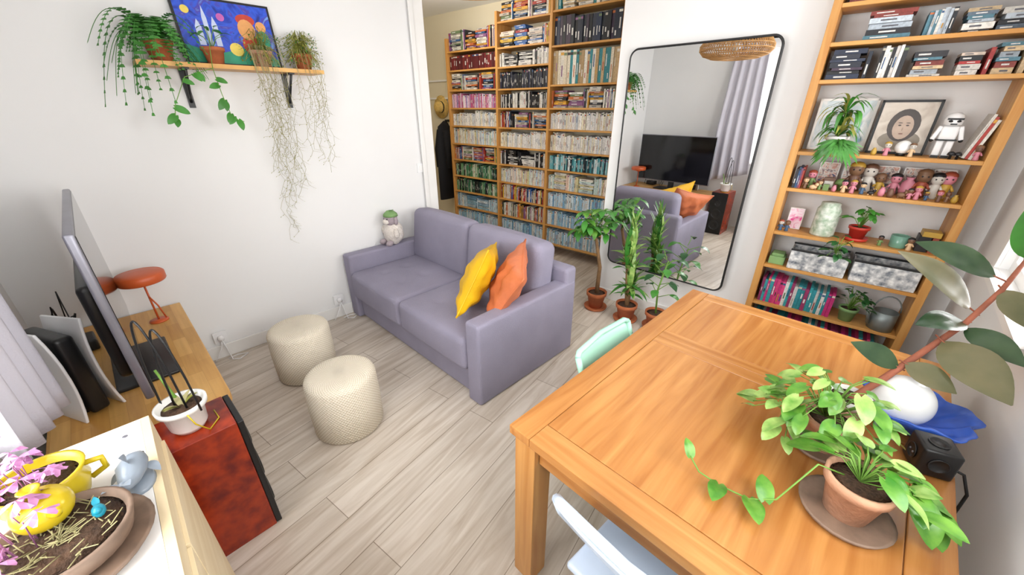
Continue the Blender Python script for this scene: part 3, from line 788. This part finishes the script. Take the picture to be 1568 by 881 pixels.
# cabinet near camera
b=B(); b.box(0,.85,-.40,-.012,.02,.882,M_whitelam); b.box(-.004,.854,-.405,-.018,.882,.9,M_whitelam)
b.box(-.004,.854,-.0175,0,.86,.9005,M_birchf)
b.box(0,.85,-.012,0,.0,.86,M_birchf); b.box(-.006,-.0005,-.4,-.0,.0,.882,M_birchf)
b.box(.03,.42,.0,.008,.05,.83,M_birchf); b.box(.43,.82,.0,.008,.05,.83,M_birchf)
for x in(.38,.47): b.lathe([(.008,0),(.012,.015),(.01,.022),(0,.024)],(x,.008,.55),M_silver,12,rot=Rx(rad(-90)))
b.box(.03,.82,-.38,-.02,0,.02,M_frame)
for (x,y) in((.05,-.05),(.3,-.05),(.05,-.3)): b.lathe([(.006,0),(.006,.001),(0,.001)],(x,y,.9),M_silver,10)
b.make('storage_cabinet',loc=(-1.25,-.02,0),rotz=rad(-4.7),bevel=.002)
def oxalis(b,base,n,R,h,ok=None):
    k=0;tr=0
    while k<n and tr<n*30:
        tr+=1
        a=U(0,6.28);q=U(.2,1)*R; e=base+V((math.cos(a)*q,math.sin(a)*q,h*U(.25,1)))
        if ok and not ok(e): continue
        k+=1
        b.tube([base+V((math.cos(a)*.02,math.sin(a)*.02,0)),base+(e-base)*.5+V((0,0,h*.25)),e],.001,M_purple,4)
        a0=U(0,6.28); s=U(.018,.028); tl=U(-.9,-.1)
        for kk in range(3):
            an=a0+kk*2.094; d=V((math.cos(an),math.sin(an),tl)).normalized(); sd=V((-math.sin(an),math.cos(an),0)); w=.52
            dz=V((0,0,.004))
            P_=[e,e+d*s*.5-sd*s*w*.62,e+d*s*.95-sd*s*w,e+d*s*1.0-sd*s*w*.55,e+d*s*.88+dz,e+d*s*1.0+sd*s*w*.55,e+d*s*.95+sd*s*w,e+d*s*.5+sd*s*w*.62,e+d*s*.5+dz]
            b.add(P_,[(0,1,8),(1,2,3,8),(3,4,8),(4,5,8),(5,6,7,8),(7,0,8)],M_purple)
b=B(); c=V((-.885,-.185,.9005))
b.lathe([(.08,0),(.106,.004),(.118,.02),(.108,.018),(.0,.01)],c,M_bowl,32)
b.lathe([(.066,.012),(.09,.03),(.100,.066),(.093,.068),(.086,.054),(0,.052)],c,M_bowl,32); b.lathe([(.088,.054),(.05,.062),(0,.064)],c,M_soil,20)
for i in range(110):
    a=U(0,6.28);r=U(.0,.075); p=c+V((math.cos(a)*r,math.sin(a)*r,.064)); b.tube([p,p+V((U(-.03,.03),U(-.03,.03),U(0,.015)))],.0011,M_dry,4)
oxalis(b,c+V((-.015,-.04,.064)),24,.13,.09,lambda e:(e.y<c.y+.02))
b.make('oxalis_bowl')
b=B(); q=c+V((-.055,-.005,.062)); b.sphere(q+V((0,0,.034)),(.046,.040,.036),M_yelc,20,14); b.lathe([(.012,0),(.010,.008),(.015,.016),(.011,.016),(0,.008)],q+V((.0,0,.068)),M_yelc,14)
b.tube([q+V((.03,.01,.04)),q+V((.055,.02,.05)),q+V((.065,.025,.065))],[.010,.007,.006],M_yelc,8); b.make('yellow_watering_bulb')
b=B(); q=c+V((.0,.055,.062)); b.sphere(q+V((0,0,.013)),(.015,.010,.011),M_bluebird,10,8); b.sphere(q+V((.012,0,.023)),.007,M_bluebird,8,6); b.leaf(q+V((-.01,0,.014)),q+V((-.03,0,.024)),.011,M_bluebird); b.make('bird_figurine')
b=B(); c2=V((-1.055,-.195,.9005)); b.lathe([(.036,0),(.054,.02),(.065,.055),(.06,.075),(.068,.09),(.061,.09),(.054,.074),(0,.07)],c2,M_yelc,28); b.lathe([(.056,.074),(0,.077)],c2,M_soil,14)
b.tube([c2+V((.0,.06,.035)),c2+V((.0,.085,.045)),c2+V((.0,.085,.07)),c2+V((.0,.06,.075))],.006,M_yelc,8); oxalis(b,c2+V((0,-.02,.074)),12,.09,.09,lambda e:e.y<c2.y+.03); b.make('yellow_planter')
b=B(); zt=pot(b,(-1.185,-.325,.9005),.048,.08,M_terra,saucer=False); oxalis(b,V((-1.185,-.325,zt)),14,.08,.10)
for k in range(5): b.leaf((-1.185,-.325,zt),(-1.185+U(-.05,.1),-.325+U(-.03,.08),zt+U(.06,.12)),.03,M_yellowgreen)
b.make('oxalis_pot')
b=B(); R=Rz(rad(-20)); o=V((-1.01,-.078,.9005))
pp=[(-.058,0,.034),(-.048,0,.032),(-.026,0,.036),(0,0,.038),(.026,0,.032),(.044,0,.034),(.057,0,.05)]
b.tube([o+R@V(p) for p in pp],[.005,.013,.023,.026,.019,.011,.006],M_greyc,14)
b.leaf(o+R@V((0,0,.06)),o+R@V((.02,0,.09)),.024,M_greyc,(0,1,0)); b.leaf(o+R@V((.052,.0,.046)),o+R@V((.078,.022,.062)),.02,M_greyc); b.leaf(o+R@V((.052,.0,.046)),o+R@V((.078,-.022,.062)),.02,M_greyc)
for s in(-1,1): b.leaf(o+R@V((-.02,s*.018,.028)),o+R@V((.0,s*.042,.01)),.02,M_greyc); b.sphere(o+R@V((-.044,s*.011,.04)),.003,M_black,6,4)
b.lathe([(.038,0),(.034,.008),(0,.01)],o,M_greyc,20,sc=(1.3,.8)); b.make('dolphin_figurine')
# curtain
b=B(); v=[];f=[];nx,nz=60,24
for j in range(nz+1):
    t=j/nz
    for i in range(nx+1):
        u=i/nx; z=2.44-(2.44-(.66+.14*u))*t
        x=-1.97+(.40+.12*t)*u
        y=-.335+.115*min(1,t*1.6)*(1-.5*u)+ (.018+.012*t)*math.sin(u*26+.5*math.sin(t*3))
        v.append((x,y,z))
for j in range(nz):
    for i in range(nx): o=j*(nx+1)+i; f.append((o,o+1,o+nx+2,o+nx+1))
b.add(v,f,M_curtain,True); co=b.make('window_curtain')
sm=co.modifiers.new('s','SOLIDIFY'); sm.thickness=.003
b=B(); b.tube([(-2.05,-.335,2.46),(-.1,-.49,2.46)],.012,M_frame,8); b.sphere((-2.06,-.334,2.46),.022,M_frame)
for x in(-2.0,-.3): b.tube([(x,-.335-(x+2.05)*.08,2.46),(x,-.42-(x+2.05)*.08,2.46)],.008,M_frame,6)
b.make('curtain_rod')

# ---------------- plant shelf ----------------
wx=lambda y: along_left(y)
b=B()
b.M=Matrix.Translation(V((wx(.53),.53,0)))@Matrix.Rotation(th_l,4,'Z')
M_wshelf=wood('shelf_pine','#C98F3F','#DDAE62',(30,2,8),.45)
b.box(.001,.205,0,.93,1.852,1.874,M_wshelf)
for y in(.2,.74):
    b.box(.001,.008,y-.015,y+.015,1.65,1.852,M_frame); b.box(.001,.17,y-.015,y+.015,1.844,1.8515,M_frame)
    b.tube([(.008,y,1.68),(.05,y,1.73),(.15,y,1.844)],.008,M_frame,6)
b.make('plant_shelf')
M_anime=picture_mat('animated_film_art',['#101A5C','#1E3CB0','#2E5AD8','#4A3AA8','#6FA0E8'],9,3,1.5)
b=B(); b.box(0,.015,0,.49,0,.34,M_frame); b.box(.015,.017,.012,.478,.012,.328,M_anime)
def yz(b,pts,m,x=.0175): b.add([(x,p[0],p[1]) for p in pts],[list(range(len(pts)))],m)
wh=flat('#C9D4F0'); rd=flat('#C2402E'); og=flat('#E0A060'); gn=flat('#2F9A78'); yl=flat('#E8D060'); pk=flat('#C060B0')
for (y,z,w,h) in((.10,.10,.03,.13),(.14,.10,.022,.2),(.18,.10,.028,.15)): yz(b,[(y-w/2,z),(y+w/2,z),(y+w/2,z+h*.7),(y,z+h),(y-w/2,z+h*.7)],wh)
yz(b,[(.012,.012),(.478,.012),(.478,.05),(.3,.1),(.16,.06),(.012,.1)],gn)
for (y,z,r,s,m) in((.34,.2,.045,1.2,og),(.345,.25,.05,.6,rd),(.35,.12,.05,1.1,rd),(.42,.15,.035,1.5,gn),(.42,.22,.028,1.1,og),(.26,.09,.035,1.0,yl),(.22,.25,.02,1,pk),(.06,.27,.02,1,yl)):
    yz(b,[(y+r*math.cos(6.2832*i/16),z+r*s*math.sin(6.2832*i/16)) for i in range(16)],m,.0178+.0003*rnd.random())
o=b.make('framed_picture',loc=(wx(.76)+.05,.76,1.876),rotz=th_l); o.rotation_euler=(0,rad(-7),th_l)
Zs=1.8745
def sx(y,d): return wx(y)+d
def frond(b,o,e,arch,w,m,n=17):
    o=V(o);e=V(e);d=e-o; pts=[]
    for i in range(n+1):
        q=i/n; pts.append(o+d*q+V((0,0,1))*arch*math.sin(math.pi*q)*d.length-V((0,0,1))*q*q*d.length*.35)
    b.tube(pts,.0013,m,4)
    for i in range(2,n+1):
        t=(pts[i]-pts[i-1]).normalized(); s=t.cross(V((0,0,1)))
        if s.length<.05: s=V((0,1,0))
        s.normalize(); ww=w*math.sin(math.pi*(i/n)**.7*.93+.1)+.005
        hw=d.length/n*.5
        for sg in(-1,1):
            p=pts[i]; b.add([p-t*hw,p-t*hw*.7+s*sg*ww*.6,p+s*sg*ww+t*hw*.7,p+t*hw*.6+s*sg*ww*.5,p+t*hw*.7],[(0,1,2,3,4)],m)
b=B(); yc=.64; c=V((sx(yc,.11),yc,Zs)); zt=pot(b,c,.065,.1,M_terra,saucer=False)
for i in range(58):
    a=U(-2.6,2.3); L=U(.14,.31); x=math.cos(a)*L*.75; y=math.sin(a)*L
    x=max(x,-.08); y=min(y,.16)
    low=(i%5==0)
    dz=U(-.24,-.14) if low else U(-.10,.10)
    if low: y=-abs(y)
    frond(b,c+V((0,0,.09)),c+V((x+(.06 if low else 0),y,.09+dz)),.55 if low else .42,.026,M_fern if i%3 else M_leaf)
b.make('potted_fern')
b=B(); yc=.87; c=V((sx(yc,.14),yc,Zs)); zt=pot(b,c,.055,.085,M_terra,saucer=False)
heart_plant(b,V((c.x,c.y,zt)),9,.07,.07,.05,M_leaf,M_stem)
def vine(b,pts,nl,sz,m):
    b.tube(pts,.002,M_stem,5); P_=[V(p) for p in pts]
    for k in range(nl):
        i=min(len(P_)-2,int(k/nl*(len(P_)-1)))+0; p=P_[i].lerp(P_[i+1],rnd.random()); d=V((U(.1,.6),U(-1,1),U(-1,-.2))).normalized(); L=sz*U(.8,1.2); b.leaf(p,p+d*L,L*.8,m,(1,0,.3),.1,.6,.2)
X=sx(.8,.21)
b.tube([(c.x,c.y,zt),(X+.005,.84,zt+.01),(X+.02,.82,1.85)],.002,M_stem,5)
vine(b,[(X+.02,.82,1.85),(X+.015,.83,1.72),(X,.85,1.62),(X,.88,1.585),(X,.91,1.575)],7,.06,M_leaf)
vine(b,[(X+.02,.82,1.85),(X+.01,.68,1.80),(X,.60,1.66),(X,.585,1.60),(X,.60,1.57)],6,.06,M_leaf)
b.make('trailing_pothos')
def stringy(name,yc,n,zmin,spread,pm,rr,tuft,lowbias=.55):
    b=B(); c=V((sx(yc,.11),yc,Zs)); zt=pot(b,c,.06,.09,pm,saucer=False)
    for i in range(tuft):
        a=U(0,6.28); e=V((c.x+max(-.08,math.cos(a)*U(.02,.12)),c.y+math.sin(a)*U(.02,.13),zt+U(-.07,.11))); b.tube([(c.x+U(-.03,.03),c.y+U(-.03,.03),zt),(c.x*.5+e.x*.5,c.y*.5+e.y*.5,max(zt,e.z)+.03),e],.0013,M_yellowgreen,4)
        for k in range(3):
            e2=e+V((U(-.02,.02),U(-.02,.02),U(-.02,.02))); b.leaf(e2,e2+V((U(-.015,.02),U(-.02,.02),U(-.015,.01))),.010,M_yellowgreen if k else M_fern,n=2)
    for i in range(n):
        y=yc+U(-.1,.1); x=sx(yc,.215); zl=zmin+(1.75-zmin)*rnd.random()**lowbias
        pts=[V((c.x,c.y,zt)),V((x-.03,y,zt+.03)),V((x,y,1.84))]; z=1.84; xx=x;yy=y
        while z>zl:
            z-=U(.025,.055); yy+=U(-.024,.024)+ (yc+rr-yy)*.03; xx=max(wx(yy)+.02,xx-U(0,.02)); pts.append(V((xx,yy,z)))
            if rnd.random()<.6:
                s=rnd.choice((-1,1)); q2=pts[-1]+V((.005,s*U(.02,.05),-U(.0,.04))); b.tube([pts[-1],q2],.0007,M_dry,3)
                for pp_ in(pts[-1],q2): b.leaf(pp_,pp_+V((.006,s*U(.008,.016),-.008)),.006,M_yellowgreen,n=2)
        b.tube(pts,.0010,M_dry,4)
    b.make(name)
stringy('trailing_rhipsalis',1.12,26,.70,.1,M_terral,.05,90,.75)
stringy('trailing_rhipsalis',1.36,15,1.25,.1,M_terra,.02,240,.8)

# ---------------- floor plants ----------------
b=B(); c=V((-1.38,2.86,0)); zt=pot(b,c,.085,.15,M_terra)
b.tube([(c.x,c.y,zt-.02),(c.x+.01,c.y-.01,.4),(c.x-.05,c.y,.62),(c.x-.07,c.y-.02,.72)],[.02,.016,.013,.009],M_bark,10)
top=V((c.x-.07,c.y-.02,.70))
for i in range(16):
    a=2.4*i; r=U(.06,.16); e=top+V((math.cos(a)*r,min(.12,math.sin(a)*r),U(0,.24))); b.tube([top,(top+e)/2+V((0,0,.03)),e],.003,M_stem,5)
    for k in range(6):
        an=k*1.047+U(-.2,.2); d=V((math.cos(an),math.sin(an),U(-.7,-.1))); L=U(.08,.12); b.leaf(e,e+d*L,.05,M_leaf if (i+k)%3 else M_pothos,(0,0,1),.18,1.15,.15,6)
b.make('money_tree')
b=B(); c=V((-1.08,2.83,0)); zt=pot(b,c,.085,.14,M_terra)
b.tube([(c.x,c.y,zt-.02),(c.x+.01,c.y,.35)],.02,M_bark,8)
b.tube([(c.x,c.y,zt-.02),(c.x-.04,c.y-.01,.55)],.016,M_bark,8)
for (o,n,hh) in((V((c.x+.01,c.y,.24)),56,.38),(V((c.x-.03,c.y-.01,.48)),64,.48)):
    for i in range(n):
        a=U(0,6.28); q=rnd.random(); r=U(.05,.15)*(.5+q); e=o+V((math.cos(a)*r,min(.17,math.sin(a)*r),hh*(1.05-q*1.1)*U(.8,1.1))); st=o+V((0,0,U(-.04,.1))); b.leaf(st,e,.04,M_leaf if i%2 else M_pothos2,(0,0,1),.14,.75,.25,8)
b.make('yucca_plant')
b=B(); c=V((-.84,2.86,0)); zt=pot(b,c,.08,.13,M_terra)
b.tube([(c.x,c.y,zt-.02),(c.x-.01,c.y-.02,.35),(c.x+.03,c.y-.02,.6)],[.008,.007,.004],M_stem,8)
for i in range(16):
    z=.28+.023*i; a=2.4*i; s_=V((c.x-.01+.002*i,c.y-.02,z)); e=s_+V((math.cos(a)*.09,math.sin(a)*.08,.05)); b.tube([s_,e],.003,M_stem,5); b.leaf(e,e+V((math.cos(a)*.09,math.sin(a)*.08,-.04)),.06,M_leafd if i%2 else M_leaf,(0,0,1),.15,.8)
b.make('potted_houseplant')

# ---------------- table things ----------------
T=.7505
b=B(); c=V((.235,.99,T)); b.lathe([(.07,0),(.09,.004),(.095,.016),(.087,.013),(0,.008)],c,M_bowl)
zt=pot(b,c+V((0,0,.009)),.064,.112,M_terral,saucer=False)
heart_plant(b,V((c.x,c.y,zt)),34,.12,.085,.06,M_pothos,M_stem,.02,.0,ok=lambda d:(d.x*-.23+d.y*-.97)<.03,m2=M_pothos2,wf=.84)
for pts in([(c.x-.03,c.y,zt),(.15,.95,zt+.03),(.10,.895,T+.03),(.05,.872,T+.012),(-.02,.87,T+.008),(-.07,.868,T+.02),(-.10,.875,T+.05)],[(c.x+.03,c.y,zt),(.31,1.0,zt+.03),(.345,1.04,zt-.03),(.37,1.07,T+.05)]):
    b.tube(pts,.0022,M_stem,6)
for (p,q) in(((-.10,.875,T+.05),(-.125,.90,T+.08)),((-.02,.87,T+.01),(-.02,.80,T+.02)),((.05,.872,T+.012),(.08,.805,T+.02)),((.08,.885,T+.02),(.06,.945,T+.04)),((.36,1.06,T+.06),(.40,.99,T+.02)),((.33,1.02,T+.11),(.37,.95,T+.05)),((.345,1.04,T+.10),(.41,1.06,T+.06)),((.32,1.01,T+.13),(.34,.94,T+.10)),((.35,1.05,T+.08),(.42,1.0,T+.05))): b.leaf(p,q,(V(q)-V(p)).length*.84,M_pothos,(0,0,1),.1,.6,.3,10)
b.make('potted_pothos')
b=B(); c=V((.175,1.205,T)); b.lathe([(.06,0),(.075,.004),(.08,.016),(.072,.013),(0,.008)],c,M_bowl)
zt=pot(b,c+V((0,0,.009)),.06,.10,M_terral,saucer=False)
heart_plant(b,V((c.x-.02,c.y-.02,zt+.02)),62,.165,.14,.058,M_pothos,M_stem,.05,.0,ok=lambda d:d.x<.13 and d.y>-.13,m2=M_pothos2,wf=.84)
heart_plant(b,V((c.x-.10,c.y-.04,zt)),14,.10,.08,.052,M_pothos2,M_stem,.05,.0,ok=lambda d:d.x<.03 and d.y>-.1,wf=.84)
b.make('potted_pothos')
b=B(); c=V((.215,1.375,T)); zt=pot(b,c,.052,.1,M_white,saucer=False)
b.tube([(c.x,c.y,zt-.01),(.27,1.43,.90),(.35,1.54,.99),(.42,1.645,1.06),(.47,1.72,1.16),(.50,1.78,1.27)],[.010,.010,.009,.008,.007,.005],M_redstem,8)
FL=[((.44,1.70,1.2),(.245,1.686,1.27),.085,M_ficus),((.42,1.67,1.10),(.202,1.578,1.26),.09,M_ficusb),((.42,1.65,1.06),(.302,1.535,1.06),.08,M_ficus),
((.30,1.47,.94),(.174,1.457,.985),.07,M_ficus),((.376,1.56,1.02),(.504,1.397,.96),.12,M_ficusb),((.42,1.63,1.05),(.53,1.52,1.02),.075,M_ficus),((.47,1.72,1.16),(.55,1.64,1.08),.08,M_ficusb),((.31,1.48,.955),(.42,1.43,.93),.07,M_ficusb),((.49,1.77,1.25),(.44,1.76,1.40),.07,M_leaf),((.50,1.78,1.27),(.54,1.72,1.38),.05,M_leafd)]
for (p,q,w,m) in FL:
    b.leaf(p,q,w,m,(-.2,-.6,.8),.08,.85,.15,12); b.tube([V(p)+(V(p)-V(q))*.12,p,V(p).lerp(V(q),.2)],.0025,M_redstem,5)
b.make('rubber_plant')
b=B(); c=V((.385,1.475,T))
b.lathe([(.05,0),(.065,.01),(.085,.03),(.105,.055),(.125,.08),(.12,.083),(.09,.05),(.05,.03),(0,.02)],c,M_blue,60,wav=lambda a,j:(.14*math.sin(5*a)+.08*math.sin(11*a+1))*(j/6))
b.sphere(c+V((-.05,-.025,.098)),.074,M_globe,32,20); b.make('globe_table_lamp')
b=B(); 
b.rbox((0,0,.043),(.040,.042,.043),.008,M_black,n=2,k=2)
for z_,rot,c_ in((0,Rx(rad(90)),(0,-.0422,.043)),(0,Ry(rad(-90)),(-.0405,0,.043)),(0,Rx(0),(0,0,.0862))):
    b.lathe([(.022,0),(.022,.0025),(.019,.0025),(.018,.0005),(0,.0005)],c_,M_frame,20,rot=rot)
for c_ in((-.0415,-.008,.043),(-.0415,.008,.043)): b.sphere(c_,.003,M_silver,6,4)
b.tube([(.04,.0,.02),(.07,-.01,.015),(.085,-.03,-.03),(.09,-.03,-.25)],.004,M_black,6)
b.make('power_strip_cube',loc=(.405,1.305,T+.0005),rotz=rad(12))

# ---------------- pendant ----------------
b=B(); c=V((-1.34,1.36,2.19)); 
prof=[(.07,.13),(.15,.125),(.23,.10),(.29,.06),(.325,.01),(.325,-.03),(.29,-.07),(.22,-.095),(.13,-.105),(.06,-.108)]
for (r,z) in prof: b.tube([c+V((r*math.cos(a),r*math.sin(a),z)) for a in [6.2832*i/40 for i in range(40)]],.0045,M_rattan,5,closed=True)
for k in range(80):
    a=6.2832*k/80; b.tube([c+V((r*math.cos(a+j*.05),r*math.sin(a+j*.05),z)) for j,(r,z) in enumerate(prof)],.003,M_rattan,4)
    b.tube([c+V((r*math.cos(a-j*.05),r*math.sin(a-j*.05),z)) for j,(r,z) in enumerate(prof)],.003,M_rattan,4)
b.tube([c+V((0,0,.0)),(c.x,c.y,H)],.004,M_black,6); b.lathe([(.05,0),(.05,-.02),(0,-.03)],(c.x,c.y,H-.001),M_whiteP,16)
b.sphere(c+V((0,0,.0)),.035,M_globe); b.make('rattan_pendant_lamp')

# ---------------- hall things ----------------
b=B(); b.lathe([(.15,0),(.15,.004),(.075,.012),(.07,.08),(.05,.095),(0,.098)],(-4.62,4.005,1.66),M_straw,32,rot=Rx(rad(90))); b.lathe([(.077,.012),(.077,.03),(.074,.03)],(-4.62,4.005,1.66),M_coat,32,rot=Rx(rad(90))); b.make('straw_hat')
b=B(); b.tube([(-4.5,3.95,1.48),(-4.5,3.93,1.4),(-4.5,3.92,1.2),(-4.5,3.92,.8),(-4.5,3.93,.4)],[.03,.12,.15,.16,.17],M_coat,14,flat=.35)
b.tube([(-4.44,3.9,1.36),(-4.40,3.88,1.1),(-4.40,3.88,.85)],[.05,.045,.035],M_coat,8); b.tube([(-4.56,3.9,1.36),(-4.62,3.88,1.1),(-4.62,3.88,.85)],[.05,.045,.035],M_coat,8)
b.box(-4.52,-4.48,3.96,4.018,1.47,1.5,M_frame); b.make('hanging_coat')
b=B(); b.box(-5.2,-4.25,4.0,4.018,1.98,2.0,M_trim); b.box(-5.2,-4.25,4.0,4.018,1.76,1.78,M_trim); b.make('trim_2')
b=B(); b.M=Matrix.Translation(V((wx(2.2),2.2,0)))@Matrix.Rotation(th_l,4,'Z'); b.box(.0005,.012,0,.08,1.12,1.2,M_whiteP); b.box(.012,.016,.02,.06,1.14,1.18,M_trim); b.make('light_switch',bevel=.003)
for yy in(.42,1.26):
    b=B(); b.M=Matrix.Translation(V((wx(yy),yy,0)))@Matrix.Rotation(th_l,4,'Z'); b.box(.015,.03,0,.08,.13,.21,M_whiteP); b.lathe([(.02,0),(.02,.03),(0,.03)],(.03,.04,.17),M_whiteP,12,rot=Ry(rad(90)))
    b.tube([(.05,.04,.17),(.08,.05,.1),(.1,.06,.01),(.12,.10,.006),(.08,.16,.006),(.05,.10,.006),(.06,.04,.006)],.004,M_whiteP,6)
    b.tube([(.05,.04,.17),(.06,.03,.12),(.07,-.01,.05),(.06,-.04,.01)],.004,M_whiteP,6); b.make('power_outlet')

# ---------------- lights ----------------
def area(name,loc,target,sx_,sy_,e,col=(1,1,1)):
    l=bpy.data.lights.new(name,'AREA'); l.shape='RECTANGLE'; l.size=sx_; l.size_y=sy_; l.energy=e; l.color=col
    o=bpy.data.objects.new(name,l); bpy.context.scene.collection.objects.link(o); o.location=loc
    o.rotation_euler=(V(target)-V(loc)).to_track_quat('-Z','Y').to_euler(); return o
area('daylight_back_window',(-.95,-.75,1.65),(-.85,1.2,1.45),1.3,1.5,72,(1,.995,.985))
area('daylight_right_window_far',(1.3,2.5,1.75),(-1,2.1,1.3),1.9,1.7,140,(1,.995,.985))
area('fill_light_right_near',(.78,.5,1.65),(-1,.7,1.4),1.1,1.4,36,(1,.995,.985))  # added fill behind the invented near window, lights the left wall
def point(name,loc,e,r,col=(1,.95,.88)):
    l=bpy.data.lights.new(name,'POINT'); l.energy=e; l.shadow_soft_size=r; l.color=col
    o=bpy.data.objects.new(name,l); bpy.context.scene.collection.objects.link(o); o.location=loc
point('hall_fill_light',(-3.4,3.0,2.45),20,.2)  # unseen fill light, added to brighten the hall bookcase
w=bpy.data.worlds.new('World'); bpy.context.scene.world=w; w.use_nodes=True
w.node_tree.nodes['Background'].inputs[0].default_value=(.97,.98,1,1); w.node_tree.nodes['Background'].inputs[1].default_value=1.3

# ---------------- camera ----------------
cam=bpy.data.cameras.new('camera'); cam.sensor_width=36; cam.lens=585/1568*36; cam.clip_start=.02
co=bpy.data.objects.new('camera',cam); bpy.context.scene.collection.objects.link(co)
co.location=(0,0,1.65); co.rotation_euler=(rad(90-25.2),0,rad(39.6)); bpy.context.scene.camera=co
vs=bpy.context.scene.view_settings
vs.view_transform='Standard'; vs.exposure=0.0
